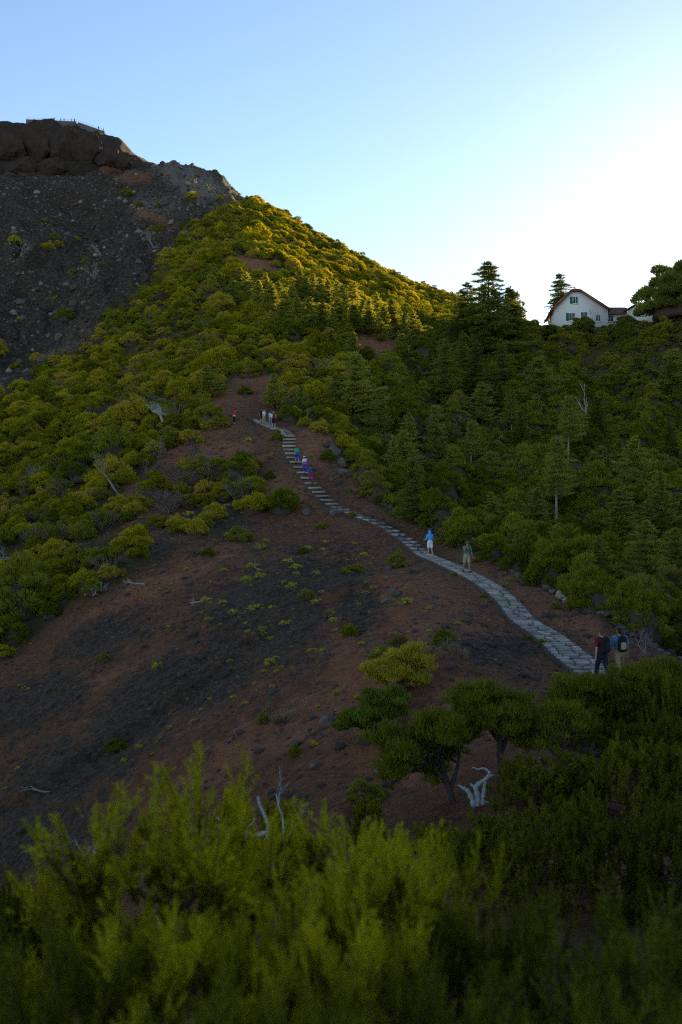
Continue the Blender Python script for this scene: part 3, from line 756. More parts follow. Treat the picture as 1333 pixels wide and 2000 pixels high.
# stone edging along the right rim of the ridge
edge_px = [(745,983),(800,1012),(860,1045),(900,1062),(950,1088),(1000,1112),(1050,1140),(1090,1160),(1150,1192),(1210,1222),(1270,1256),(1330,1288)]
wall = empty('stone_edging', hit(1090, 1165) or (0, 0, 0)); tag(wall, 'low broken edging of rough stones along the right rim of the ridge', 'stone wall')
wall_inv = Matrix.Translation(-wall.location)
EW = catmull([hit(x, y+4) for x, y in edge_px], 14); rk = [rock_mesh('stone', 900+i, M['basalt'], 1, .8, .6, 1) for i in range(5)]; tanb = rock_mesh('stone', 955, M['block'], 1, .7, .8, 1)
for i in range(0, len(EW)-1):
    if rn.random() < .16: continue
    p = EW[i]+np.array([rn.uniform(-.2, .2), rn.uniform(-.2, .2), 0]); o = link('stone', tanb if 96 <= i <= 108 and i % 2 else rn.choice(rk), wall)
    z = gz(p[0], p[1]); o.location = Vector((p[0], p[1], z+.07))-wall.location; sc = rn.uniform(.28, .55); o.scale = (sc, sc, sc*rn.uniform(.7, 1.1)); o.rotation_euler = (rn.uniform(-.2, .2), rn.uniform(-.2, .2), rn.uniform(0, 6.28))

# ------------------------------------------------------------------ boulders and loose rock
RB = [rock_mesh('boulder', 500+i, M['basalt'], 1, .85, .75, 3) for i in range(4)]; RP = [rock_mesh('scree_rock', 520+i, M['pale_rock'], 1, .85, .75, 1) for i in range(4)]; RD = [rock_mesh('lava_rock', 540+i, M['dark_rock'], 1, .8, .6, 1) for i in range(4)]
def rock_at(name, me, px, py, wpx, label, cat='rock', group=None, sz=1.0):
    h = hit(px, py)
    if h is None: return None
    w = wpx*h.y/FPX; o = link(name, me); o.location = h+Vector((0, 0, w*.1)); o.scale = (w, w*rn.uniform(.8, 1.1), w*sz); o.rotation_euler = (rn.uniform(-.3, .3), rn.uniform(-.3, .3), rn.uniform(0, 6.28))
    tag(o, label, cat, group); return o
for i, (x, y, w, lab) in enumerate([(652,888,34,'grey basalt boulder right of the stair beside the red earth'),(640,872,22,'small grey boulder above the large one right of the stair'),(668,908,26,'dark grey boulder below the two right of the stair'),(672,925,22,'squat boulder among shrubs right of the teal hiker'),
     (712,940,34,'large pale grey boulder at the edge of the pines'),(720,958,20,'small boulder at the foot of the pale grey one'),(664,945,16,'round dark stone beside dry grass right of the stair'),(692,958,14,'flat stone between dry grass and the pale boulder'),
     (655,1005,24,'flat dark slab left of the flagstone steps'),(600,1003,20,'dark slab below the rounded shrub left of the stair'),(760,1112,14,'bluish stone left of the path below a shrub'),(772,1160,26,'bluish grey slab on the red slope left of the path'),(755,1178,20,'grey slab just below the bluish one on the red slope'),(790,1170,14,'pale stone next to the slabs on the red slope'),
     (640,1415,34,'flat dark boulder on the red spur above the foreground heath'),(665,1462,26,'dark boulder at the lower end of the red spur'),(615,1500,22,'black stone low on the red spur'),(625,1440,18,'small stone between the boulders of the red spur'),(447,1452,10,'small pale stone on the lower red slope'),(580,1457,28,'stone beside a small tuft on the red spur'),
     (760,1495,38,'grey rock left of the twisted heath trees'),(785,1510,30,'square grey rock beside the twisted heath trees'),(740,1510,24,'low grey rock left of the pile by the twisted trees'),(770,1528,26,'lowest grey rock of the pile by the twisted trees'),(1018,1195,18,'dark stone at the left edge of the path'),(870,1135,12,'small dark stone left of the walking hatted man'),
     (1045,1120,14,'pale stone on the bare strip right of the path')]):
    rock_at('boulder', RB[i % 4], x, y, w, lab)
# loose lava stones on the bare slope
RNG = np.random.default_rng(77)
Xr, Yr = scatter(130000, 24, 122, -.36, .36, .22)
Zr = sample(gZ, Xr, Yr); pxr, pyr = pix(Xr, Yr, Zr); cin_ = sample(cinder, Xr, Yr); redm = sample(bare_red, Xr, Yr)
kp = inpoly(pxr, pyr, BARE) & (sample(pd, Xr, Yr) > 1.0) & (RNG.uniform(0, 1, len(Xr)) < (.42+.75*cin_)*(1-.6*redm)*(fbm(Xr/3, Yr/3, 3, 4) > -.05)+.08) & visible_top(Xr, Yr, Zr+.2)
Xr, Yr, Zr, pxr, pyr = Xr[kp], Yr[kp], Zr[kp], pxr[kp], pyr[kp]; sr = np.exp(RNG.normal(size=len(Xr))*.62)*.125; sr = np.clip(sr, .05, .7)
od = np.argsort(-sr/np.hypot(Xr, Yr)); big = np.zeros(len(Xr), bool); big[od[:90]] = True
for j in od[:90]:
    o = link('lava_rock', RD[int(RNG.integers(0, 4))]); o.location = (Xr[j], Yr[j], Zr[j]+sr[j]*.1); o.scale = (sr[j],)*3; o.rotation_euler = (0, 0, RNG.uniform(0, 6.28))
    g = 'lava rocks on the near slope' if pyr[j] > 1350 else ('lava rocks on the dark cinder slope' if pyr[j] > 1100 else 'lava rocks on the upper hillock')
    tag(o, {'l': 'dark lava rock lying loose on the near red slope above the foreground heath', 'd': 'dark lava rock lying loose on the black cinder slope', 'u': 'dark lava rock lying loose on the upper hillock'}[{'lava rocks on the near slope': 'l', 'lava rocks on the dark cinder slope': 'd', 'lava rocks on the upper hillock': 'u'}[g]], 'rock', g)
srcs = [shrub_source(m) for m in RD]; srcs = [s for s in srcs if s]
instanced_stuff('loose_stones', Xr[~big], Yr[~big], Zr[~big]+.01, RNG.uniform(0, 6.28, int((~big).sum())), sr[~big], srcs, 'small dark lava stones strewn over the bare slope')
# scree on the mountain face
Xs, Ys = scatter(80000, 150, 432, -.42, -.02, .95)
Zs = sample(gZ, Xs, Ys); pxs, pys = pix(Xs, Ys, Zs); kp = (sample(rockm, Xs, Ys) > .35) & (sample(cliffm, Xs, Ys) < .4) & visible_top(Xs, Ys, Zs+.7)
pr = .35+.4*(fbm(Xs/14, Ys/14, 3, 61) > .0)+.6*np.exp(-((pxs-330)/110)**2-((pys-390)/60)**2)
kp &= RNG.uniform(0, 1, len(Xs)) < pr
Xs, Ys, Zs, pxs, pys = Xs[kp], Ys[kp], Zs[kp], pxs[kp], pys[kp]; ss_ = np.clip(np.exp(RNG.normal(size=len(Xs))*.6)*.62, .3, 2.8)
od = np.argsort(-ss_/np.hypot(Xs, Ys)*((pxs > 0))); big = np.zeros(len(Xs), bool); big[od[:100]] = True
RQ = RP[:2]+[rock_mesh('scree_rock', 560+i, M['basalt' if i < 3 else 'dark_rock'], 1, .85, .8, 1) for i in range(6)]
for j in od[:100]:
    o = link('scree_rock', RQ[int(RNG.integers(0, 8))]); o.location = (Xs[j], Ys[j], Zs[j]+ss_[j]*.1); o.scale = (ss_[j],)*3; o.rotation_euler = (0, 0, RNG.uniform(0, 6.28))
    if pys[j] < 450: tag(o, 'grey boulder in the pale scree below the summit cliff', 'rock', 'boulders high in the scree')
    elif pys[j] < 600: tag(o, 'grey boulder in the middle of the dark scree slope', 'rock', 'boulders in the middle of the scree')
    else: tag(o, 'grey boulder low on the scree slope at the left edge', 'rock', 'boulders low on the scree')
srcs = [s for s in (shrub_source(m) for m in RQ) if s]
instanced_stuff('scree', Xs[~big], Ys[~big], Zs[~big], RNG.uniform(0, 6.28, int((~big).sum())), ss_[~big], srcs, 'grey scree covering the mountain face below the cliff')
print('scree', len(Xs), 'stones', len(Xr))
# ------------------------------------------------------------------ pines, firs and other trees
PINES = [tree_object('pine_tree', *pine_parts(300+i, H=8, W=[3.0, 3.4, 2.7, 3.2][i], whorls=[20, 22, 24, 18][i], per=7, leaf='pine', droop=.10, dens=1.25, taper=.62)) for i in range(4)]
FIRS = [tree_object('fir_tree', *pine_parts(320+i, H=12, W=[3.6, 4.1, 3.3][i], whorls=[26, 24, 28][i], per=7, leaf='fir', droop=.2, start=.06, dens=1.05, taper=.68)) for i in range(3)]
LEAN = [tree_object('thin_pine', *pine_parts(340+i, H=11, W=[3.0, 2.6][i], whorls=[17, 19][i], per=6, leaf='pine', droop=.13, start=.42, dens=.75, taper=.5, bark='pale_bark')) for i in range(2)]
used = set()
def plant_tree(kinds, px, py, hpx, label, group=None, wide=1.0, cat='pine tree', rmin=0.0, rn_=random.Random(3)):
    """a tree whose foot stands on the ground at the given place, hpx tall in the photograph"""
    h = hit(px, py, rmin)
    if h is None: print('no ground at', px, py); return None
    src = rn_.choice(kinds)
    if src.name in used: o = copy_tree(src)
    else: used.add(src.name); o = src
    base = {'pin': 8.0, 'fir': 12.0, 'thi': 11.0}[src.name[:3]]
    s = hpx*h.y/FPX/base; o.location = h-Vector((0, 0, .1)); o.scale = (s*wide, s*wide, s); o.rotation_euler = (0, 0, rn_.uniform(0, 6.28))
    tag(o, label, cat); 
    if group: o['group'] = group
    elif 'group' in o: del o['group']
    return o
rt = random.Random(19)
# the sunlit row above the earth bank
for i in range(19):
    t = i/18; x = 585+t*268+rt.uniform(-6, 6); y = 590+t*100+rt.uniform(-6, 10)
    plant_tree(PINES, x, y, rt.uniform(58, 84)*(1-.12*t), 'young pine in the sunlit row high on the slope', 'sunlit row of young pines', rt.uniform(.75, 1.0))
# shaded pines around and below the row
for i, (x, y, h) in enumerate([(430,585,52),(455,600,56),(480,590,60),(505,610,62),(530,625,70),(556,640,74),(580,650,70),(606,645,66),(630,655,64),(650,662,62),(545,600,50),(470,565,44),(520,580,48),(570,610,52),(660,640,60),(690,650,56),(720,655,50),(745,668,42),(420,560,40)]):
    plant_tree(PINES, x, y, h, 'shaded young pine in the clump below the sunlit row', 'shaded pines below the sunlit row', rt.uniform(.95, 1.3))
for x, y, h, w, lab in [(403,778,66,1.3,'bushy round pine left of the bare earth above the hillock'),(535,800,72,1.05,'pale green pine directly behind the hikers on the hillock'),(588,800,50,1.1,'small pine right of the pale one behind the hillock'),
     (692,815,128,.95,'broad grey green pine on the slope right of the hillock'),(655,800,70,.9,'smaller pine left of the broad grey green one'),(745,870,105,.85,'pale pine right of the broad grey green one'),(800,905,100,.85,'pine standing above the dark spruce by the path'),(770,930,80,.8,'short pine between boulders and dark spruce'),
     (690,705,58,1.0,'pine left of the red earth bank below the sunlit row'),(648,695,52,1.0,'pine on the heath slope left of the earth bank'),(400,705,50,1.0,'lone pale pine on the heath slope left of centre'),(445,700,40,1.0,'small pine next to the lone pale one on the heath'),
     (308,562,32,1.0,'tiny dark pine at the edge of the scree'),(212,660,44,.9,'small pine among dry scrub below the scree'),(785,700,48,1.4,'spreading pine below the red earth bank'),(740,800,60,.9,'pine in the heath right of the broad grey green one'),
     (850,900,110,.8,'slender pine in the wooded hollow left of the bare trunk'),(880,960,80,.8,'small pine low in the wooded hollow')]:
    plant_tree(PINES, x, y, h, lab, None, w)
plant_tree(FIRS, 806,1022,128,'dense dark spruce beside the flagstone steps', None, 1.0, 'spruce tree')
# the wooded hill
for x, y, h, w, lab in [(955,715,206,1.35,'tallest spruce on the skyline left of the white house'),(912,700,150,1.3,'spruce left of the tallest one on the skyline'),(997,700,142,1.2,'thin spruce right of the tallest one on the skyline'),(890,640,62,.7,'small distant spruce where mountain and wooded hill meet'),
     (870,790,130,1.0,'dark spruce at the left end of the wooded hill'),(930,800,135,1.0,'dark spruce below the tallest skyline spruce'),(980,770,110,1.0,'bushy spruce below the thin skyline spruce'),(840,760,80,1.0,'small spruce at the foot of the mountain slope'),(905,745,100,1.0,'spruce filling the gap under the skyline group')]:
    plant_tree(FIRS, x, y, h, lab, None, w, 'spruce tree', 120)
for x, y, h, w, lab in [(1086,1040,190,1.0,'tall thin pine with a pale bare lower trunk'),(1110,920,150,1.0,'thin pine behind the tall one with the pale trunk'),(920,930,110,.9,'thin pine with a bare trunk in the wooded hollow'),(1140,900,90,.9,'thin pine right of the white snag'),(1000,870,110,1.0,'thin flat topped pine on the wooded hill')]:
    plant_tree(LEAN, x, y, h, lab, None, w, 'pine tree', 70)
for x, y, h, w, lab in [(1012,1115,80,.8,'young blue green pine just behind the ridge rim'),(1110,1172,38,.8,'tiny pine at the rim of the ridge above the path'),(1262,1195,180,.95,'broad pine behind the ridge at the right edge'),(1170,1165,120,.9,'pine behind the ridge above the two backpackers'),(1090,1130,110,1.0,'pine behind the rim right of the hatted man'),(1320,1160,130,1.0,'pine cut by the right edge of the view'),
     (1050,1060,110,1.0,'pine in the hollow below the tall thin one'),(1210,1080,130,1.0,'dark pine in the hollow on the right'),(1290,1040,120,1.0,'pine high in the hollow at the right edge'),(960,1040,80,1.0,'small pine behind the rim above the hooded person'),(1160,1000,120,1.0,'pine right of the tall thin one'),(1240,960,110,1.0,'pine on the upper right slope of the wood')]:
    plant_tree(PINES, x, y, h, lab, None, w, 'pine tree', 55)
for i in range(20):
    x = rt.uniform(760, 1333); y = rt.uniform(720, 1020)
    plant_tree(PINES if i % 2 else FIRS, x, y, rt.uniform(50, 110), 'dark conifer scattered through the wood below the white house', 'conifers in the wood below the house', rt.uniform(.9, 1.5), 'conifer', 100)

# broad tree at the right edge of the house terrace and the shrubs before the house
BIG = heath_mesh('crown', 610, W=3.9, H=4.6, clumps=60, per=900, leaf='fir', bl=(.2, .4), bw=(.09, .16), stems=False, flat=.9)
def broad_tree(name, px, py_foot, d, hm, wm, label, cat='tree', crown=None, lift=.22):
    p = P(px, py_foot, d); p.z = gz(p.x, p.y)-.2; o = empty(name, p); c = link('crown', crown or BIG, o); s = wm/7.8; c.scale = (s, s, hm*(1-lift)/4.6); c.location = (0, 0, hm*lift)
    mb = MB(); r = random.Random(int(px))
    for k in range(4):
        a = r.uniform(0, 6.28); mb.tube([(0, 0, -.4), (r.uniform(-.2, .2), r.uniform(-.2, .2), hm*.3), (math.cos(a)*wm*.2, math.sin(a)*wm*.2, hm*.6)], [hm*.03, hm*.022, .05], 7)
    mb.build('trunk', M['bark'], o, True); tag(o, label, cat); return o
broad_tree('broad_tree', 1322, 645, 180, 13.0, 13.5, 'big dark round tree on the terrace at the right edge')
broad_tree('broad_tree', 1400, 600, 186, 12.0, 12.0, 'dark tree beyond the right edge of the terrace')
broad_tree('terrace_bush', 1137, 662, 192, 4.2, 5.2, 'round dark bush in front of the white house gable', 'bush', lift=.12)
broad_tree('terrace_bush', 1070, 668, 190, 4.0, 7.0, 'spreading bush at the left corner of the white house', 'bush', lift=.1)
broad_tree('terrace_bush', 1020, 668, 196, 3.6, 7.0, 'bush between the thin spruce and the white house', 'bush', lift=.1)
broad_tree('terrace_bush', 1190, 672, 190, 3.4, 4.5, 'low bush before the annex of the white house', 'bush', lift=.1)
broad_tree('terrace_bush', 1222, 655, 192, 4.4, 5.0, 'dark bush between the annex and the outbuilding', 'bush', lift=.1)
broad_tree('terrace_bush', 1100, 664, 191, 3.6, 5.0, 'bush hiding the foot of the white gable', 'bush', lift=.08)
broad_tree('terrace_bush', 1240, 672, 188, 3.6, 5.5, 'gnarled bush below the small white building', 'bush', lift=.2)
# spruce rising behind the house
h0 = P(1092, 600, 216); h0.z = gz(h0.x, h0.y); o = copy_tree(FIRS[0]); o.location = h0; o.scale = (1.15, 1.15, (P(0, 533, 216).z-h0.z)/12); o.rotation_euler = (0, 0, 1); o['label'] = 'spruce rising behind the red gable of the white house'; o['category'] = 'spruce tree'
if 'group' in o: del o['group']

# ------------------------------------------------------------------ shrubs and tufts on the bare ridge
TV = [heath_mesh('heath_tuft', 640+i, W=.55, H=[.5, .6, .42][i], clumps=9, per=60, leaf='tuft', bl=(.07, .14), bw=(.022, .04), stems=False) for i in range(3)]
SV = [heath_mesh('ridge_shrub', 660+i, W=1.2, H=[1.1, 1.35, 1.0][i], clumps=26, per=420, leaf='heath_dark', bl=(.09, .18), bw=(.025, .045)) for i in range(3)]
def shrub_at(px, py, wpx, label, hk=1.0, group=None, name='ridge_shrub', kinds=None, cat='shrub'):
    h = hit(px, py)
    if h is None: return
    kinds = kinds or SV; o = link(name, rt.choice(kinds)); w = wpx*h.y/FPX; s = w/(2.5 if kinds is SV else 1.25)
    o.location = h-Vector((0, 0, .04)); o.scale = (s, s, s*hk); o.rotation_euler = (0, 0, rt.uniform(0, 6.28)); tag(o, label, cat, group); return o
for x, y, w, hk, lab in [(545,998,92,1.2,'large rounded shrub left of the stair foot'),(541,860,28,1.3,'round shrub at the top of the stair'),(490,918,58,1.1,'brownish shrub on the hillock left of the stair'),(527,935,30,1.0,'small round shrub left of the stair below the brownish one'),
     (470,1058,58,1.1,'round shrub on the left flank of the hillock'),(778,1108,54,1.1,'shrub on the slope left of the hooded person'),(687,1010,24,1.2,'small shrub growing between the flagstone steps'),(640,900,34,1.2,'shrub right of the hiker in green'),(690,905,50,1.0,'shrub beside the boulders right of the stair'),
     (720,918,60,1.1,'larger shrub by the boulders at the pine edge'),(870,1258,54,1.2,'little shrub tree alone on the red slope'),(680,1238,44,1.1,'shrub at the top of the gully below the slabs'),(780,1258,40,.9,'low shrub above the dense clump on the spur'),(760,1300,90,.9,'wide olive shrub on top of the spur'),(700,1240,26,1.0,'small shrub right of the one above the gully'),
     (800,1330,80,1.2,'olive shrub behind the bright green bush'),(575,1475,36,1.1,'small shrub on the lower red spur'),(515,1412,30,1.2,'small round shrub in the gully'),(1062,1262,26,1.2,'round tuft at the left edge of the path near the step'),(1035,1250,22,1.0,'second tuft left of the path near the step'),(962,1176,18,1.0,'tuft at the left edge of the path halfway up'),(945,1165,16,1.0,'smaller tuft just above the one halfway up the path'),(888,1124,18,.9,'tuft by the path below the hatted man'),
     (600,1168,36,.9,'low shrub in the middle of the cinder slope'),(690,1120,56,.7,'flat shrub with grey twigs on the cinder slope'),(405,1085,34,1.0,'small shrub on the upper left of the cinder slope'),(630,1032,30,1.0,'low shrub below the stair foot'),(590,1080,26,.8,'low tuft shrub under the rounded shrub'),(480,770,36,.8,'low shrub on the bare earth above the hillock'),(430,835,46,1.0,'shrub beside the hiker in red'),(560,812,36,1.0,'shrub right of the hikers on the hillock'),(610,815,44,1.0,'shrub on the rim right of the hillock top'),
     (720,1570,100,1.0,'grey green shrub below the rock pile'),(230,1465,70,.6,'flat shrub low on the dark slope at left'),(205,1290,36,.9,'small shrub on the dark slope at left'),(885,1070,40,1.0,'low shrub on the rim behind the hatted man'),(860,1062,30,1.0,'shrub on the rim right of the hooded person'),(1085,1188,28,.9,'yellow green tuft on the rim'),(930,1098,20,.8,'tiny tuft on the rim right of the hatted man'),(1250,1225,60,1.3,'shrub on the rim right of the two backpackers')]:
    shrub_at(x, y, w, lab, hk)
TZ = [(lambda x, y: y < 960, 'bright yellow green tuft on the top of the hillock', 'tufts on the hillock'), (lambda x, y: x > 820, 'small tuft on the red earth beside the stone path', 'tufts beside the path'),
      (lambda x, y: y > 1400, 'small tuft low on the slope above the foreground heath', 'tufts low on the slope'), (lambda x, y: True, 'bright yellow green tuft on the dark cinder slope', 'tufts on the cinder slope')]
n_t = 0
while n_t < 170:
    k = rt.random()
    if k < .6: x = rt.gauss(560, 130); y = rt.gauss(1150, 75)
    elif k < .8: x = rt.uniform(340, 620); y = rt.uniform(830, 1010)
    else: x = rt.uniform(60, 1000); y = rt.uniform(1050, 1500)
    if not (inpoly(np.array([x]), np.array([y]), BARE)[0]): continue
    h = hit(x, y)
    if h is None or sample(pd, np.array([h.x]), np.array([h.y]))[0] < 1.3: continue
    for f, lab, grp in TZ:
        if f(x, y): break
    shrub_at(x, y, rt.choice((8, 10, 12, 14, 18, 24, 34)), lab, rt.uniform(.7, 1.1), grp, 'heath_tuft', TV, 'tuft'); n_t += 1
# dry scrub band below the scree, straw grass
DRY = []
for i in range(3):
    mb = MB(); r = random.Random(80+i)
    for k in range(9):
        a = r.uniform(0, 6.28); twig_tree(mb, (0, 0, -.1), (math.cos(a)*.8, math.sin(a)*.8, 1), .7, .028, 2, r, .6, .7, 0, (3, 4), .2, 3)
    DRY.append(mb.mesh('dry_scrub', [M['dry']]))
for i in range(120):
    t = rt.random(); seg = [(100,715),(160,680),(225,640),(290,585),(330,500),(380,450),(440,420),(470,398)]
    k = min(6, int(t*7)); f = t*7-k; x = seg[k][0]*(1-f)+seg[k+1][0]*f+rt.gauss(0, 16); y = seg[k][1]*(1-f)+seg[k+1][1]*f+rt.gauss(0, 14)
    h = hit(x, y, 140)
    if h is None: continue
    o = link('dry_scrub', rt.choice(DRY)); s = rt.uniform(1.0, 2.0); o.location = h; o.scale = (s*1.2, s*1.2, s); o.rotation_euler = (0, 0, rt.uniform(0, 6.28))
    tag(o, 'grey leafless scrub in the band between heath and scree', 'shrub', 'leafless scrub beside the scree')
for i in range(90):                    # leafless shrubs among the living heath
    x, y = rt.choice([(250,760),(120,860),(330,830),(60,1020),(160,940),(420,640),(520,690),(230,1080),(620,740),(1000,840),(1180,930),(900,880),(1280,860),(450,960),(330,990),(700,880)]); x += rt.gauss(0, 60); y += rt.gauss(0, 45); h = hit(x, y, 60)
    if h is None or inpoly(np.array([x]), np.array([y]), ROCK)[0] or sample(pd, np.array([h.x]), np.array([h.y]))[0] < 2: continue
    o = link('dry_scrub', rt.choice(DRY)); s = rt.uniform(.9, 1.8); o.location = h; o.scale = (s*1.3, s*1.3, s*1.1); o.rotation_euler = (0, 0, rt.uniform(0, 6.28))
    if x > 700: tag(o, 'grey leafless shrub in the wood right of the path', 'shrub', 'leafless shrubs in the wood')
    else: tag(o, 'grey leafless shrub among the olive heath left of the stair', 'shrub', 'leafless shrubs in the heath')
GR = []
for i in range(2):
    mb = MB(); RNG = np.random.default_rng(90+i); n = 130; p = np.zeros((n, 3)); p[:, :2] = RNG.normal(size=(n, 2))*.12; d = RNG.normal(size=(n, 3))*.45; d[:, 2] = 1; mb.blades(p, d, RNG.uniform(.25, .55, n), .03); GR.append(mb.mesh('grass_tuft', [M['straw']]))
for i in range(70):
    x, y = rt.choice([(690,960),(700,975),(670,935),(380,855),(400,845),(860,1275),(900,1280),(480,1430),(520,1415),(450,800),(1000,1140),(360,860)]); x += rt.gauss(0, 26); y += rt.gauss(0, 10); h = hit(x, y)
    if h is None: continue
    o = link('grass_tuft', rt.choice(GR)); s = rt.uniform(.35, .85); o.location = h; o.scale = (s, s, s); o.rotation_euler = (0, 0, rt.uniform(0, 6.28))
    if x > 800: tag(o, 'dry straw grass on the red earth left of the path', 'grass tuft', 'straw grass left of the path')
    elif x > 600: tag(o, 'dry straw grass below the boulders right of the stair', 'grass tuft', 'straw grass by the boulders')
    elif y > 1200: tag(o, 'dry straw grass along the lower gully', 'grass tuft', 'straw grass in the gully')
    else: tag(o, 'dry straw grass near the hiker in red', 'grass tuft', 'straw grass near the hiker in red')

# ------------------------------------------------------------------ dead wood
def dead_tree(px, py, hpx, label, lean=(0, 0), seed=1, mname='greywood', depth=4, stems=1, cat='dead tree', flat=False, name='dead_tree', r0=.035):
    h = hit(px, py); r = random.Random(seed); H = hpx*h.y/FPX; mb = MB()
    for k in range(stems):
        a = r.uniform(0, 6.28); d = (lean[0]+math.cos(a)*.35*(stems > 1), math.sin(a)*.3*(stems > 1)+lean[1], .12 if flat else 1)
        twig_tree(mb, (0, 0, -.05*H), d, H*.48, H*r0, depth, r, .55, .66, 0, (2, 3), .0 if flat else .12)
    o = mb.build(name, M[mname], smooth=True); o.location = h+Vector((0, 0, .03)); tag(o, label, cat); return o
dead_tree(322, 830, 60, 'bleached dead tree with a spreading crown left of the hiker in red', (-.35, 0), 5, 'deadwood', 5, 2, r0=.05)
dead_tree(338, 830, 46, 'small leaning dead stem beside the bleached dead tree', (-.4, 0), 9, 'deadwood', 3, 1, r0=.05)
dead_tree(232, 964, 80, 'grey dead tree leaning left over the heath slope', (-1.0, 0), 14, 'greywood', 5, 1, r0=.036)
dead_tree(186, 985, 30, 'low forked dead limb left of the leaning dead tree', (-.7, 0), 15, 'greywood', 4, 1)
dead_tree(200, 1000, 44, 'dead branch lying on bare earth below the leaning tree', (.8, 0), 17, 'greywood', 3, 1, 'dead branch', True, 'dead_branch')
for i, (x, y, s, lab) in enumerate([(345,858,34,'pale fallen branch left of the hiker in red'),(80,1168,70,'white fallen trunk in the dark thicket at lower left'),(165,1160,60,'tangle of white twigs beside the white fallen trunk'),(285,1140,44,'curved pale branch on the upper dark slope'),(405,1172,48,'thin white branch lying on the dark slope'),
      (490,1108,36,'white twig on the cinder slope below the rounded shrub'),(560,1235,26,'short pale stick in the middle of the cinder slope'),(20,1285,60,'pale twigs at the left edge'),(100,1545,80,'long dead stick low on the dark slope'),(690,1118,40,'grey twigs of the flat shrub on the cinder slope'),(1000,1240,24,'pale stick lying left of the path near the step'),(850,1268,40,'dead roots at the foot of the lone little shrub tree'),(200,500,36,'pale dead branches in the middle of the scree'),(300,480,36,'pale dead branches at the right side of the scree'),(40,500,32,'pale dead branches at the left edge of the scree'),(190,545,36,'pale dead branches low in the scree'),(30,1090,60,'grey twigs in the heath at the left edge'),(80,950,50,'dead shrub in the heath at far left')]):
    dead_tree(x, y, s, lab, (rt.choice((-1, 1))*1.0, rt.uniform(-.3, .1)), 40+i, 'deadwood' if i in (1, 2, 4, 5, 3) else 'greywood', 3 if i not in (2, 12, 13, 14, 15, 17) else 4, 3 if i in (2, 12, 13, 14, 15, 16, 17) else 1, 'dead branch', i not in (12, 13, 14, 15, 17), 'dead_branch', .034)
dead_tree(1140, 832, 85, 'white bare snag standing in the wood below the house', (.05, 0), 71, 'deadwood', 2, 1, r0=.03)
dead_tree(1262, 1278, 54, 'dead uprooted stump right of the two backpackers', (-.3, 0), 73, 'greywood', 4, 3, 'dead stump', False, 'dead_stump')
dead_tree(600, 818, 26, 'forked dead branch on the rim right of the hillock', (.5, 0), 75, 'greywood', 3, 2)
# ------------------------------------------------------------------ the houses on the hill and the summit platform
M['plaster'] = plain('white_plaster', (.84, .79, .70), .85, .04, .6)
M['redtrim'] = plain('red_barge_board', (.26, .085, .055), .7, .15, 3)
M['rooftile'] = plain('brown_roof_tile', (.10, .065, .052), .85, .3, 3, bump=.6, bscale=6)
M['redtile'] = plain('red_roof_tile', (.26, .09, .06), .85, .25, 3, bump=.6, bscale=6)
M['shutter'] = plain('green_shutter', (.02, .16, .11), .6, .1, 5)
M['frame'] = plain('white_window_frame', (.75, .75, .73), .6, .05, 5)
mg, ng_, bg = mat('window_glass'); bg.inputs['Base Color'].default_value = (.06, .08, .10, 1); bg.inputs['Roughness'].default_value = .08; M['glass'] = mg
M['railing'] = plain('dark_rail', (.06, .05, .045), .6, .1, 5)
M['masonry'] = plain('summit_masonry', (.14, .12, .105), .9, .3, 2, bump=.5)
def window(parent, x, z, w, h, shutters=True, y=-.0):
    """window in the wall plane y=0 facing the viewer: frame, panes, sill, open shutters"""
    mb = MB(); t = .09
    mb.box((x-w/2+t/2, y-.04, z), (t, .12, h)); mb.box((x+w/2-t/2, y-.04, z), (t, .12, h)); mb.box((x, y-.04, z+h/2-t/2), (w-2*t-.002, .12, t)); mb.box((x, y-.04, z-h/2+t/2), (w-2*t-.002, .12, t)); mb.box((x, y-.045, z), (t, .10, h-2*t-.002))
    wd = mb.build('window', M['frame'], parent)
    for k in (-1, 1):
        m2 = MB(); m2.box((x+k*w*.25, y-.022, z), (w*.5-t*1.5, .03, h-2*t)); m2.build('pane', M['glass'], wd)
    m3 = MB(); m3.box((x, y-.09, z-h/2-.06), (w+.2, .24, .1)); m3.build('sill', M['frame'], wd)
    if shutters:
        for k in ((-1,) if shutters == 'left' else (-1, 1)):
            m4 = MB(); cxs = x+k*(w*.5+w*.26)
            m4.box((cxs, y-.05, z), (w*.48, .05, h))
            for q in range(7): m4.box((cxs, y-.085, z-h/2+h*(q+.5)/7), (w*.40, .022, h/11))
            m4.build('shutter', M['shutter'], wd)
hb = P(1135, 650, 200); base_z = gz(hb.x, hb.y)-1.0
house = empty('white_house', (hb.x, hb.y, base_z)); house.rotation_euler = (0, 0, math.radians(-6)); tag(house, 'white gabled house with red roof edge and green shutters', 'house')
def zz(py): return (CY-py)/FPX*200-base_z
def xx(px): return (px-1135)/FPX*200
e_l, e_r, zb = xx(1084), xx(1187), -1.5
zt, ze_l, ze_r = zz(569), zz(600), zz(605)
out = [(e_l, zb), (e_r, zb), (e_r, ze_r), (xx(1134), zt), (xx(1116), zt), (e_l, ze_l)]
mb = MB(); mb.poly_prism(out, 0, 13); mb.build('wall', M['plaster'], house)
